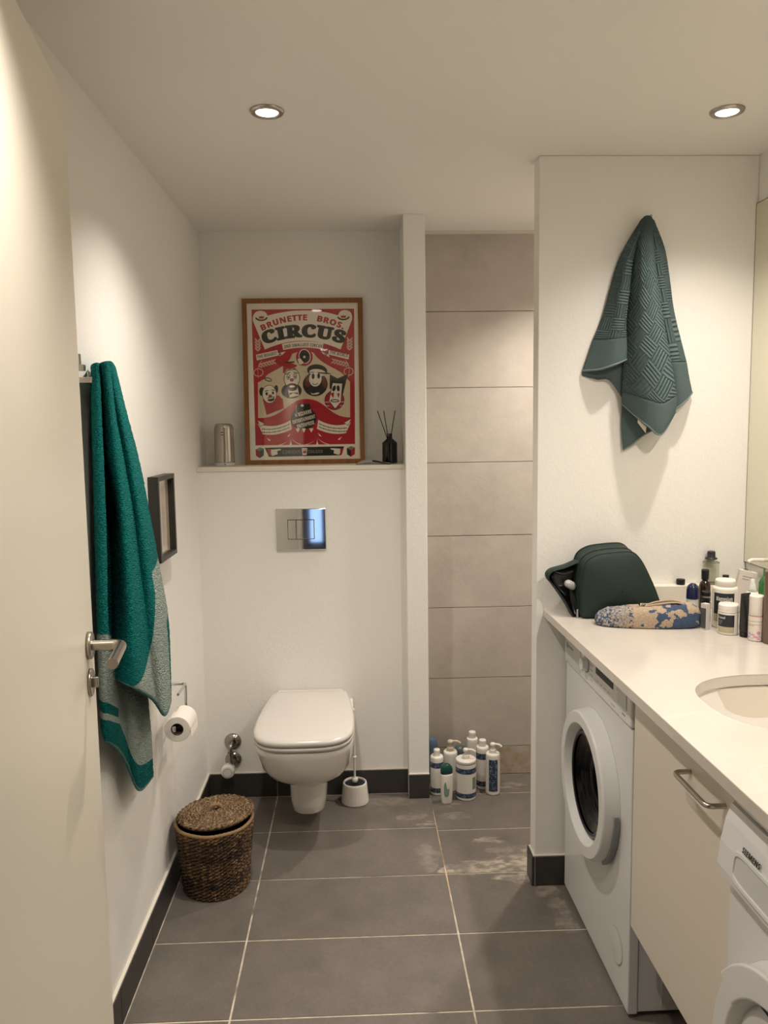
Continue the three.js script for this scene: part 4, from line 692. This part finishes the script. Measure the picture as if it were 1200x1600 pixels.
// ------------------------------------------------------------------ shower bottles
function band(r, y0, y1, material, from = 0, len = 2 * Math.PI) { const g = new THREE.CylinderGeometry(r, r, y1 - y0, 40, 1, true, from, len); g.translate(0, (y0 + y1) / 2, 0); return g; }
const navy = canvas(256, 256, (c, w, h) => { c.fillStyle = '#1d2c48'; c.fillRect(0, 0, w, h); for (let i = 0; i < 420; i++) { c.fillStyle = ['#47688f', '#0f1a2e', '#8fa5b8', '#2f4d74', '#c5cdd0'][Math.floor(rnd() * 5)]; c.save(); c.translate(rnd() * w, rnd() * h); c.rotate(rnd() * 6); c.beginPath(); c.ellipse(0, 0, 3 + rnd() * 9, 1 + rnd() * 3.5, 0, 0, 7); c.fill(); c.restore(); } });
M.navy = mat({ map: navy, roughness: 0.35 });
M.bottle = mat({ color: '#e7e2d8', roughness: 0.26 });
M.printGreen = mat({ color: '#7b8f7f', roughness: 0.4 });
M.pump = mat({ color: '#e9e4da', roughness: 0.3 });
const floorY = (z) => (z > -2.4135 ? 0 : -0.030 * (-2.4135 - z) / 0.79);
function pumpHead(t, y, turn, material = M.pump, s = 1) {
  const p = part('pump', [lathe([[0, 0.014], [0.011, 0.014], [0.0125, 0.012], [0.0125, 0], [0, 0]], 28).scale(s, s, s).translate(0, y, 0), cyl(0.0052 * s, 0.0052 * s, 0.02 * s, 16).translate(0, y + 0.022 * s, 0)], material, t, 'white pump head');
  const g = merged([lathe([[0, 0.013], [0.008, 0.012], [0.0105, 0.008], [0.0105, 0], [0, 0]], 24).scale(s, s, s).translate(0, y + 0.026 * s, 0), bar([[0, y + 0.034 * s, 0], [0.026 * s, y + 0.035 * s, 0], [0.035 * s, y + 0.028 * s, 0]], 0.0042 * s, 0.006 * s, 10)]);
  part('nozzle', g.rotateY(turn), material, p);
  return p;
}
function roundBottle(name, label, px, py, r, h, kind, turn = 0) {
  const at = onY(px, py, -0.022), z = at.z - r * 0.9, y = floorY(z), x = at.x * z / at.z;
  const t = thing(name, label, 'bottle', [x, y + 0.0006, z], 0, 'bottles on the shower floor');
  part('body', lathe([[0, 0], [r * 0.94, 0], [r, 0.005], [r, h - 0.012], [r * 0.97, h - 0.004], [r * 0.86, h], [0, h]], 44), M.bottle, t, 'white plastic body');
  if (kind.bands) { part('label_band', band(r + 0.0004, h * 0.72, h * 0.86), M.navy, t, 'blue patterned band'); part('label_band', band(r + 0.0004, h * 0.08, h * 0.2), M.navy, t, 'blue patterned band'); }
  if (kind.panel) part('label_panel', band(r + 0.0004, h * 0.1, h * 0.88, null, -0.75 + turn, 1.3), M.navy, t, 'blue patterned label');
  if (kind.text) part('print', band(r + 0.0004, h * 0.3, h * 0.62, null, 0.55, 0.5), M.printGreen, t);
  if (kind.disc) part('cap_disc', lathe([[0, h + 0.008], [r * 0.93, h + 0.008], [r * 0.985, h + 0.004], [r * 0.985, h - 0.012], [0, h - 0.012]], 44), M.pump, t);
  if (kind.pump) pumpHead(t, h + (kind.disc ? 0.008 : 0), kind.pump, kind.beige ? mat({ color: '#c9bba8', roughness: 0.4 }) : M.pump, kind.s ?? 1);
  if (kind.cap) part('cap', lathe([[0, 0.026], [kind.cap * 0.9, 0.026], [kind.cap, 0.023], [kind.cap, 0], [0, 0]], 28).translate(0, h, 0), M.pump, t, 'white cap');
  return t;
}
roundBottle('lotion_bottle', 'widest white pump bottle with blue bands in the middle of the shower floor', 728, 1252, 0.0405, 0.152, { bands: 1, text: 1, disc: 1, pump: -0.3, s: 1.05 });
roundBottle('shampoo_bottle', 'slim white pump bottle with a tall dark blue label, rightmost in the shower', 770, 1243, 0.0285, 0.168, { panel: 1, pump: -0.5, s: 1.05 }, 0);
roundBottle('shampoo_bottle', 'white bottle with blue bands standing against the narrow wall end', 683, 1243, 0.0265, 0.158, { bands: 1, cap: 0.0125, text: 1 });
roundBottle('lotion_bottle', 'white bottle with a beige pump behind the green-capped bottle', 704, 1236, 0.0285, 0.162, { bands: 0, pump: -0.2, beige: 1, s: 1.15 });
roundBottle('shampoo_bottle', 'white capped bottle behind the slim blue-labelled pump bottle', 754, 1233, 0.0255, 0.176, { bands: 1, cap: 0.0145 });
roundBottle('shampoo_bottle', 'tallest white capped bottle at the very back of the shower floor', 738, 1221, 0.0235, 0.186, { cap: 0.0145 });
{
  const at = onY(698, 1258, -0.02), z = at.z - 0.018, t = thing('shower_gel', 'small white bottle with a dark green cap in front of the other shower bottles', 'bottle', [at.x * z / at.z, floorY(z) + 0.0006, z], 0.25, 'bottles on the shower floor');
  const ring = (a, b, y) => superEllipse(0, 0, a, b, 2.4, 40).map(([x, q]) => [x, y, q]);
  part('body', skin([ring(0.019, 0.012, 0), ring(0.021, 0.014, 0.004), ring(0.0235, 0.016, 0.04), ring(0.025, 0.017, 0.09), ring(0.0245, 0.0165, 0.115), ring(0.024, 0.016, 0.122)]), M.bottle, t);
  part('cap', skin([ring(0.0245, 0.0165, 0.1225), ring(0.0245, 0.0165, 0.135), ring(0.022, 0.0155, 0.147), ring(0.012, 0.0125, 0.157), ring(0.006, 0.008, 0.159)]), mat({ color: '#0a4539', roughness: 0.25 }), t, 'dark green cap');
  part('print', [extrude(superEllipse(-0.006, 0.062, 0.011, 0.03, 3, 24), 0.0006).translate(0, 0, 0.0158)], M.printGreen, t, 'green print');
}
{
  const z = -3.15, p = onZ(675, 1158, z), t = thing('sponge', 'blue bath sponge half hidden behind the shower bottles', 'sponge', [p.x, floorY(z), z]);
  part('body', lathe([[0, 0.19], [0.012, 0.19], [0.02, 0.18], [0.022, 0.16], [0.022, 0.01], [0.018, 0], [0, 0]], 24), mat({ color: '#54697d', roughness: 0.9 }), t);
  const q = onZ(718, 1165, z), u = thing('dark_bottle', 'dark grey bottle top showing behind the beige pump', 'bottle', [q.x, floorY(z), z]);
  part('body', lathe([[0, 0.15], [0.014, 0.15], [0.02, 0.14], [0.024, 0.12], [0.024, 0.004], [0.02, 0], [0, 0]], 28), mat({ color: '#4e5a60', roughness: 0.35 }), u);
}
// ------------------------------------------------------------------ green wash bag and tapestry pouch on the counter
const CT = 0.8843;
{
  const t = thing('wash_bag', 'open dark green wash bag standing on the counter', 'bag', [0, 0, 0]);
  const cordura = dataTex(256, 256, (u, v) => grey(0.5 + 0.5 * Math.sin(u * 400) * Math.sin(v * 400) * 0.5 + 0.3 * fbm(u * 20, v * 20, 3, 20)), false); cordura.repeat.set(3, 3);
  const green = mat({ color: '#1a2b24', roughness: 0.7, bumpMap: cordura, bumpScale: 0.0003 }), piping = mat({ color: '#16241e', roughness: 0.6 }), lining = mat({ color: '#0e0e0f', roughness: 0.32 });
  const smoothLoop = (pts, n = 96) => { const c = new THREE.CatmullRomCurve3(pts.map((p) => new THREE.Vector3(...p)), true, 'catmullrom', 0.4); return c.getSpacedPoints(n).slice(0, n); };
  // front panel outline measured in the plane of the panel
  const F = [[913, 966], [909, 940], [910, 905], [917, 879], [938, 867], [985, 863], [1001, 875], [1013, 897], [1026, 927], [1034, 955], [1028, 972], [970, 973]].map(([x, y]) => onZ(x, y, -2.215).toArray());
  const fl = smoothLoop(F).map((p) => [p.x, Math.max(CT + 0.002, p.y), p.z]);
  const c = [0, 1, 2].map((k) => fl.reduce((s, p) => s + p[k], 0) / fl.length);
  const layer = (s, dz, up, dx = 0) => fl.map((p) => [c[0] + (p[0] - c[0]) * s + dx, Math.max(CT + 0.001, c[1] + (p[1] - c[1]) * s + up * Math.max(0, (p[1] - CT) / 0.19)), p[2] + dz]);
  part('front_panel', skin([layer(0.02, 0.020, 0), layer(0.35, 0.019, 0), layer(0.7, 0.014, 0), layer(0.9, 0.007, 0), layer(0.97, 0.002, 0), layer(1, -0.004, 0)], false, false), green, t);
  part('gusset', skin([layer(1, -0.004, 0), layer(1.012, -0.008, 0), layer(1.012, -0.05, 0.004, -0.001), layer(1.01, -0.085, 0.012, -0.004), layer(0.96, -0.095, 0.012, -0.004), layer(0.5, -0.098, 0.01, -0.002), layer(0.02, -0.098, 0)], false, false), green, t);
  part('piping', [tube(layer(1.008, -0.005, 0), 0.0022, 160, 6, 0.5, true), tube(layer(1.016, -0.088, 0.012, -0.004), 0.0024, 160, 6, 0.5, true)], piping, t, 'dark piping');
  part('zip', tube(layer(1.018, -0.045, 0.004, -0.001), 0.0016, 160, 6, 0.5, true), piping, t);
  // opened back flap with black lining, leaning to the left against the wall
  const B = [[897, 968], [880, 940], [862, 914], [853, 903], [852, 895], [859, 888], [880, 882], [905, 874], [912, 900], [908, 950]].map(([x, y], i) => onZ(x, y, i < 2 || i > 8 ? -2.262 : -2.295).toArray());
  const bl = smoothLoop(B), bc = bl.reduce((s, p) => s.add(p), new THREE.Vector3()).multiplyScalar(1 / bl.length);
  const bLayer = (s, dz) => bl.map((p) => [bc.x + (p.x - bc.x) * s, Math.max(CT + 0.001, bc.y + (p.y - bc.y) * s), bc.z + (p.z - bc.z) * s + dz]);
  const flap = part('back_flap', skin([bLayer(0.90, 0.024), bLayer(0.97, 0.024), bLayer(1, 0.018), bLayer(1, -0.004), bLayer(0.9, -0.012), bLayer(0.02, -0.014)], false, false), green, t, 'opened back half');
  part('lining', skin([bLayer(0.02, -0.004), bLayer(0.6, -0.002), bLayer(0.82, 0.006), bLayer(0.90, 0.024)], false, false), lining, flap, 'shiny black lining');
  const cr1 = [onZ(862, 900, -2.279), onZ(872, 918, -2.273), onZ(883, 930, -2.265)], cr2 = [onZ(866, 893, -2.281), onZ(880, 897, -2.275), onZ(895, 893, -2.271)];
  part('lining_crease', [tube(cr1, 0.003, 16, 7), tube(cr2, 0.004, 16, 7)], lining, flap);
  const zp = onZ(902, 958, -2.23);
  part('zip_pull', [bx(zp.x - 0.0028, zp.x + 0.0028, zp.y - 0.016, zp.y + 0.012, zp.z, zp.z + 0.0025, 0.001)], M.steel, t, 'steel zip pull');
  const cp = onZ(890, 913, -2.266);
  const w = thing('cream_tube', 'white rounded bottle cap peeking out of the open wash bag', 'bottle', [cp.x, cp.y, cp.z]);
  const cap = part('cap', lathe([[0, 0.016], [0.006, 0.015], [0.0105, 0.010], [0.012, 0.002], [0.012, -0.016], [0, -0.016]], 28), mat({ color: '#b9b7b3', roughness: 0.3 }), w); cap.rotation.z = 1.05; cap.rotation.x = 0.3;
}
{
  // pouch: cushion form resting on the counter
  const t = thing('tapestry_pouch', 'blue and beige tapestry pouch lying in front of the green bag', 'pouch', [0.800, CT, -2.128], -0.17);
  const tap = canvas(512, 256, (c, w, h) => {
    c.fillStyle = '#bfa488'; c.fillRect(0, 0, w, h);
    const img = c.getImageData(0, 0, w, h), d = img.data;
    for (let y = 0; y < h; y++) for (let x = 0; x < w; x++) {
      const u = x / w, v = y / h, i = 4 * (y * w + x), n = fbm(u * 12, v * 7 + 3, 4), m = fbm(u * 70, v * 34, 2), f = fbm(u * 170, v * 85, 2);
      let q = [176, 156, 133].map((k) => k * (0.84 + 0.3 * f));
      if (u < 0.34 ? m + (0.24 - u) * 0.9 > 0.48 : n + (u - 0.62) * 1.6 > 0.50 && fbm(u * 9 + 5, v * 5 + 11, 4) < 0.585) q = [62, 78, 106].map((k) => k * (0.8 + 0.4 * f));
      if (u < 0.30 && m > 0.60) q = [168, 162, 156];
      d[i] = q[0]; d[i + 1] = q[1]; d[i + 2] = q[2];
    }
    c.putImageData(img, 0, 0);
  });
  const N = 72, rings = [], prof = [[0.90, 0.0], [0.985, 0.004], [1.0, 0.012], [0.985, 0.024], [0.93, 0.035], [0.80, 0.043], [0.58, 0.0465], [0.36, 0.0445], [0.2, 0.038], [0.12, 0.030]];
  for (const [k, y] of prof) rings.push(superEllipse(0, 0, 0.143 * k, 0.047 * k, 2.5, N).map(([x, z]) => { const n = fbm(x * 26 + 8, z * 30 + y * 60, 3) - 0.5, up = y > 0.02 ? 1 : 0.2; return [x + n * 0.006 * up, Math.max(0.0005, y * (1.22 + 0.2 * x / 0.136) + n * 0.020 * up), z + n * 0.006 * up]; }));
  const g = skin(rings, true, true), p = g.attributes.position, uv = g.attributes.uv;
  for (let i = 0; i < p.count; i++) uv.setXY(i, (p.getX(i) + 0.142) / 0.284, (p.getY(i) * 1.3 - p.getZ(i) + 0.06) / 0.19);
  part('cushion_body', g, mat({ map: tap, roughness: 0.92, bumpMap: stoneBump, bumpScale: 0.0012 }), t, 'woven tapestry fabric');
  part('zip_edge', [tube([[-0.01, 0.056, 0.012], [0.03, 0.064, 0.016], [0.075, 0.067, 0.010], [0.108, 0.056, 0.003]], 0.0026, 40, 7), tube([[-0.005, 0.056, -0.004], [0.03, 0.065, -0.010], [0.075, 0.068, -0.012], [0.11, 0.057, -0.002]], 0.0026, 40, 7)], mat({ color: '#b9a188', roughness: 0.8 }), t);
  part('opening', cloth([[[-0.01, 0.0555, 0.010], [0.03, 0.0630, 0.014], [0.075, 0.0660, 0.008], [0.108, 0.0555, 0.001]], [[-0.008, 0.055, -0.002], [0.03, 0.0625, -0.008], [0.075, 0.0655, -0.010], [0.108, 0.0555, 0.0]]], 24, 8, 0.001), mat({ color: '#54463a', roughness: 0.9 }), t, 'dark gap of the open zip');
  const l = onZ(1008, 946, -2.140);
  const s = single('lipstick', lathe([[0, 0.018], [0.006, 0.018], [0.0068, 0.016], [0.0068, -0.018], [0, -0.018]], 24).rotateZ(1.45).rotateY(0.35), M.chrome, 'small silver tube lying on the tapestry pouch', 'lipstick', [l.x, l.y, l.z]); void s;
}
// ------------------------------------------------------------------ bottles and jars beside the basin
{
  const place = (px, py) => onY(px, py, CT);
  const G = 'toiletries at the end of the counter';
  const labelTex = (w, h, draw) => canvas(w, h, draw);
  const at = (px, py, r) => { const q = place(px, py), k = 1 + r / Math.hypot(q.x, q.z); return [q.x * k, CT + 0.0004, q.z * k]; };   // px,py: front foot of the thing
  const matchH = (px, py, p) => onPlane(px, py, 2, p[2]).y - CT;
  // large tub
  {
    const r = 0.0325, p = at(1131, 983, r), h = matchH(1131, 905, p), t = thing('supplement_tub', 'large white tub with a black Magnesium label', 'tub', p, Math.atan2(-p[0], -p[2]), G);
    part('body', lathe([[0, 0], [r * 0.96, 0], [r, 0.004], [r, h * 0.80], [r * 0.97, h * 0.84], [r * 0.80, h * 0.86], [0, h * 0.86]], 48), M.plastic, t);
    part('lid', lathe([[0, h], [r * 0.74, h], [r * 0.80, h - 0.004], [r * 0.82, h * 0.86], [0, h * 0.86]], 48), M.plastic, t, 'white screw lid');
    const tx = labelTex(512, 256, (c, w, hh) => { c.fillStyle = '#20252c'; c.fillRect(0, 0, w, hh); c.fillStyle = '#e8e4dc'; c.font = 'bold 70px sans-serif'; c.textAlign = 'center'; c.fillText('Magnesium', w * 0.52, 92); c.fillStyle = '#8b9199'; c.font = '26px sans-serif'; for (const [y, l] of [[150, 190], [176, 150]]) { for (let i = 0; i < 6; i++) c.fillRect(w * 0.3 + i * l / 6, y, l / 8, 8); } });
    part('label', band(r + 0.0004, h * 0.30, h * 0.74, null, -0.95, 1.75), mat({ map: tx, roughness: 0.4 }), t, 'black label');
    part('label_foot', band(r + 0.0004, h * 0.14, h * 0.30, null, -0.95, 1.75), mat({ color: '#b8b08f', roughness: 0.5 }), t);
  }
  {
    const r = 0.0262, p = at(1137, 993, r), h = matchH(1137, 943, p), t = thing('supplement_jar', 'small white jar with a black label in front of the Magnesium tub', 'jar', p, Math.atan2(-p[0], -p[2]), G);
    part('body', lathe([[0, 0], [r * 0.96, 0], [r, 0.003], [r, h * 0.70], [r * 0.95, h * 0.74], [0, h * 0.74]], 44), M.plastic, t);
    part('lid', lathe([[0, h], [r * 0.9, h], [r * 0.97, h - 0.004], [r * 0.97, h * 0.80], [r * 0.94, h * 0.78], [r * 0.99, h * 0.765], [r * 0.99, h * 0.73], [0, h * 0.73]], 44), M.plastic, t, 'white screw lid');
    const tx = labelTex(384, 200, (c, w, hh) => { c.fillStyle = '#23272e'; c.fillRect(0, 0, w, hh); c.fillStyle = '#e6e2d8'; c.font = 'bold 58px sans-serif'; c.fillText('Travel', 20, 70); c.fillStyle = '#8d939a'; for (let i = 0; i < 3; i++) c.fillRect(22, 100 + i * 26, 110 - i * 14, 10); });
    part('label', band(r + 0.0004, h * 0.27, h * 0.67, null, -1.15, 1.75), mat({ map: tx, roughness: 0.4 }), t, 'black label');
    part('label_foot', band(r + 0.0004, h * 0.07, h * 0.27, null, -1.15, 1.75), mat({ color: '#bdb291', roughness: 0.5 }), t);
  }
  { // small carton
    const p = at(1101.5, 984, 0.006), h = matchH(1101, 943, p);
    const t = thing('small_carton', 'slim upright white carton beside the tapestry pouch', 'box', p, 0.5, G);
    part('box', bx(-0.0085, 0.0085, 0, h, -0.0085, 0.0085, 0.0006), mat({ color: '#c9c3bd', roughness: 0.5 }), t);
    part('printed_side', [bx(0.0084, 0.0089, 0.001, h - 0.001, -0.008, 0.008), bx(-0.0089, -0.0084, 0.004, h - 0.012, -0.008, 0.008)], mat({ color: '#4c4a4b', roughness: 0.5 }), t, 'dark printed sides');
  }
  { // dark small bottle with a ring
    const r = 0.0135, p = at(1102, 972, r), h = matchH(1102, 924, p), t = thing('serum_bottle', 'small black capped bottle behind the slim carton', 'bottle', p, 0, G);
    part('body', lathe([[0, 0], [r, 0], [r, h * 0.6], [r * 0.8, h * 0.66], [0, h * 0.66]], 30), mat({ color: '#3a3230', roughness: 0.2 }), t);
    part('cap', lathe([[0, h], [r * 0.86, h], [r * 0.9, h - 0.003], [r * 0.9, h * 0.68], [0, h * 0.68]], 30), M.dark, t, 'black cap');
    part('ring', lathe([[r * 0.88, h * 0.80], [r * 0.96, h * 0.80], [r * 0.96, h * 0.85], [r * 0.88, h * 0.85]], 30), M.steel, t);
  }
  { // roll-on
    const r = 0.0172, p = at(1081, 968, r), h = matchH(1081, 911, p), t = thing('roll_on_deodorant', 'roll-on deodorant with a dark blue domed cap', 'deodorant', p, 0, G);
    part('body', lathe([[0, 0], [r * 0.95, 0], [r, 0.003], [r * 0.98, h * 0.56], [0, h * 0.56]], 36), mat({ color: '#cdc8bd', roughness: 0.25 }), t);
    part('cap', lathe([[0, h], [r * 0.4, h - 0.0015], [r * 0.8, h - 0.008], [r * 0.99, h - 0.018], [r * 1.03, h * 0.58], [r * 1.0, h * 0.56], [0, h * 0.56]], 36), mat({ color: '#1c2348', roughness: 0.22 }), t, 'dark blue cap');
  }
  { // amber dropper
    const r = 0.0165, p = at(1100, 958, r), h = matchH(1100, 890, p), t = thing('amber_bottle', 'amber glass bottle with a black cap behind the deodorant', 'bottle', p, 0, G);
    part('body', lathe([[0, 0], [r * 0.95, 0], [r, 0.003], [r, h * 0.60], [r * 0.85, h * 0.69], [r * 0.5, h * 0.74], [r * 0.45, h * 0.78], [0, h * 0.78]], 36), mat({ color: '#2b1a0c', roughness: 0.08, clearcoat: 0.6 }), t, 'amber glass body');
    part('cap', lathe([[0, h], [r * 0.6, h], [r * 0.66, h - 0.003], [r * 0.62, h * 0.77], [0, h * 0.77]], 30), M.dark, t, 'black cap');
  }
  { // clear bottle on the ledge
    const z = ZT + 0.019, q = onZ(1111, 880, z), y = 0.9574, h = onZ(1111, 861, z).y - y, w = 0.0225;
    const t = thing('clear_bottle', 'tall clear glass bottle with a dark stepped cap on the ledge', 'bottle', [q.x, y, z], 0, G);
    part('body', skin([superEllipse(0, 0, w, 0.0155, 4, 40).map(([x, k]) => [x, 0, k]), superEllipse(0, 0, w, 0.0155, 4, 40).map(([x, k]) => [x, h * 0.66, k]), superEllipse(0, 0, w * 0.8, 0.014, 3, 40).map(([x, k]) => [x, h * 0.70, k]), superEllipse(0, 0, 0.010, 0.010, 2, 40).map(([x, k]) => [x, h * 0.72, k]), superEllipse(0, 0, 0.010, 0.010, 2, 40).map(([x, k]) => [x, h * 0.76, k])]), M.bottleGlass, t, 'clear glass');
    part('glass_edge', [tube(superEllipse(0, 0, w, 0.0155, 4, 40).map(([x, k]) => [x, 0.002, k]), 0.0012, 60, 5, 0.5, true), tube(superEllipse(0, 0, w * 0.98, 0.0152, 4, 40).map(([x, k]) => [x, h * 0.665, k]), 0.0010, 60, 5, 0.5, true)], mat({ color: '#5d564b', roughness: 0.2 }), t).userData.kind = 'stuff';
    part('cap', lathe([[0, h], [0.0105, h], [0.0115, h - 0.003], [0.0120, h * 0.81], [0.0175, h * 0.80], [0.0180, h * 0.77], [0.0165, h * 0.755], [0, h * 0.755]], 32), mat({ color: '#2b2b2a', roughness: 0.35 }), t, 'dark stepped cap');
    const q2 = onZ(1063.5, 910, z);
    const u = thing('black_jar', 'tiny black-lidded jar on the ledge next to the green bag', 'jar', [q2.x, y, z], 0, G); part('lid', lathe([[0, 0.0165], [0.0115, 0.0165], [0.0128, 0.0145], [0.0128, 0.003], [0, 0.003]], 28), M.dark, u); part('glass', lathe([[0, 0], [0.012, 0], [0.012, 0.003], [0, 0.003]], 28), mat({ color: '#3b332b', roughness: 0.2 }), u);
    const q3 = onZ(1134, 903, z), v = thing('black_cap_vial', 'short vial with a ribbed black cap beside the tilted carton', 'bottle', [q3.x, y, z], 0, G); part('body', lathe([[0, 0], [0.0105, 0], [0.0105, 0.012], [0, 0.012]], 24), mat({ color: '#c4bcae', roughness: 0.3 }), v); part('cap', lathe([[0, 0.026], [0.009, 0.026], [0.0095, 0.0225], [0.008, 0.021], [0.0095, 0.019], [0.0095, 0.012], [0, 0.012]], 24), M.dark, v);
  }
  { // tilted carton
    const p = at(1153, 957, 0.015), t = thing('paper_carton', 'white paper carton leaning among the bottles behind the tub', 'box', [p[0], CT, p[2]], -0.25, G);
    const hB = onPlane(1152, 893, 2, p[2]).y - CT, m = part('box', bx(-0.024, 0.024, 0, hB, -0.013, 0.013, 0.0008), mat({ color: '#ddd3ca', roughness: 0.6 }), t); m.rotation.z = -0.2; m.position.y = 0.005;
    part('print', [bx(-0.014, 0.012, hB - 0.018, hB - 0.0155, 0.0128, 0.0134), bx(-0.014, 0.006, hB - 0.026, hB - 0.0235, 0.0128, 0.0134), bx(-0.010, 0.010, hB - 0.0002, hB + 0.0004, -0.004, 0.004)], mat({ color: '#a79c93', roughness: 0.6 }), m);
  }
  { // black squeeze tube
    const p = at(1163, 996, 0.010), h = matchH(1163, 927, p), t = thing('black_tube', 'black cosmetic tube standing on its cap between jar and white tube', 'tube', p, 0.35, G);
    const rg = (a, b, y) => superEllipse(0, 0, a, b, 2.3, 36).map(([x, z]) => [x, y, z]);
    part('tube', skin([rg(0.0115, 0.0115, 0.012), rg(0.0135, 0.0125, 0.02), rg(0.0155, 0.009, h * 0.6), rg(0.0165, 0.004, h * 0.9), rg(0.0168, 0.0016, h)]), mat({ color: '#232427', roughness: 0.38 }), t); part('cap', lathe([[0, 0], [0.0115, 0], [0.0122, 0.002], [0.0122, 0.012], [0, 0.012]], 28), M.dark, t);
  }
  { // white tube with pink print
    const r = 0.0178, p = at(1180, 1003, r), h = matchH(1180, 930, p), t = thing('spray_can', 'white cylindrical bottle with pink printed flowers near the right edge', 'bottle', p, Math.atan2(-p[0], -p[2]), G);
    part('cap', lathe([[0, h], [r * 0.92, h], [r * 0.98, h - 0.004], [r * 0.98, h * 0.58], [0, h * 0.58]], 36), M.plastic, t, 'white cap');
    const tx = labelTex(256, 256, (c, w, hh) => { c.fillStyle = '#e6ddd2'; c.fillRect(0, 0, w, hh); c.fillStyle = '#b98a8c'; c.fillRect(0, 0, w, 12); c.fillStyle = '#b3aba0'; for (const [y, l] of [[58, 130], [92, 110], [104, 70]]) c.fillRect(50, y, l, 7); for (let i = 0; i < 26; i++) { c.fillStyle = ['#d79aac', '#e5b9c2', '#c77f99', '#b9c2d6'][i % 4]; c.beginPath(); c.ellipse(60 + rnd() * 150, 170 + rnd() * 75, 5 + rnd() * 12, 4 + rnd() * 7, rnd() * 6, 0, 7); c.fill(); } });
    part('body', lathe([[0, 0], [r * 0.95, 0], [r, 0.003], [r, h * 0.575], [0, h * 0.575]], 36), M.plastic, t); part('label', band(r + 0.0003, 0.004, h * 0.57, null, -Math.PI), mat({ map: tx, roughness: 0.4 }), t, 'pink flowered print');
  }
  { // taupe bottle at the edge
    const r = 0.021, p = at(1205, 1008, r), h = matchH(1205, 892, p), t = thing('taupe_bottle', 'tall taupe brown bottle at the right edge of the picture', 'bottle', p, 0, G);
    part('body', lathe([[0, 0], [r * 0.96, 0], [r, 0.003], [r, h * 0.70], [r * 0.985, h * 0.702], [r * 0.985, h * 0.708], [r, h * 0.71], [r, h - 0.004], [r * 0.95, h], [0, h]], 40), mat({ color: '#6f5a4e', roughness: 0.35 }), t);
    part('print', band(r + 0.0003, h * 0.25, h * 0.30, null, Math.PI + 0.35, 0.35), mat({ color: '#cfc4b8', roughness: 0.5 }), t);
  }
  { // white bottle with stepped nozzle
    const r = 0.018, p = at(1174, 968, r), h = matchH(1174, 905, p), t = thing('nozzle_bottle', 'white bottle with a small stepped nozzle behind the flowered bottle', 'bottle', p, 0, G);
    part('body', lathe([[0, 0], [r * 0.95, 0], [r, 0.003], [r, h * 0.6], [r * 0.8, h * 0.68], [0, h * 0.68]], 36), M.plastic, t); part('nozzle', lathe([[0, h], [0.0055, h], [0.006, h * 0.90], [0.0085, h * 0.88], [0.0105, h * 0.76], [0.0125, h * 0.68], [0, h * 0.68]], 30), mat({ color: '#dfe3dc', roughness: 0.3 }), t, 'pale nozzle');
  }
  { // green pump soap
    const r = 0.026, p = at(1199, 962, r), h = matchH(1199, 899, p), t = thing('green_soap_pump', 'green soap bottle with a white pump by the mirror', 'soap bottle', p, 0, G);
    part('body', lathe([[0, 0], [r * 0.95, 0], [r, 0.004], [r, h * 0.8], [r * 0.7, h * 0.95], [r * 0.45, h], [0, h]], 36), mat({ color: '#4f9a55', roughness: 0.15, transmission: 0.35, thickness: 0 }), t); part('collar', lathe([[0, h + 0.022], [0.013, h + 0.022], [0.015, h + 0.018], [0.015, h - 0.002], [0, h - 0.002]], 30), mat({ color: '#5fae60', roughness: 0.3 }), t, 'green collar');
    part('pump', [cyl(0.005, 0.005, 0.02, 14).translate(0, h + 0.03, 0), bar([[0.01, h + 0.044, 0], [-0.055, h + 0.046, 0.0], [-0.062, h + 0.040, 0.0]], 0.0055, 0.008)], M.pump, t, 'white pump head');
  }
  { // brown jar behind
    const p = at(1168, 948, 0.02), h = matchH(1168, 889, p), t = thing('brown_jar', 'dark brown bottle standing at the back by the mirror', 'bottle', p, 0, G);
    part('body', lathe([[0, 0], [0.019, 0], [0.02, 0.003], [0.02, h * 0.72], [0.015, h * 0.8], [0, h * 0.8]], 32), mat({ color: '#3a2c24', roughness: 0.25 }), t); part('cap', lathe([[0, h], [0.0155, h], [0.0165, h - 0.003], [0.0165, h * 0.8], [0, h * 0.8]], 32), mat({ color: '#4b4038', roughness: 0.4 }), t);
  }
}
renderer.render(scene, camera);
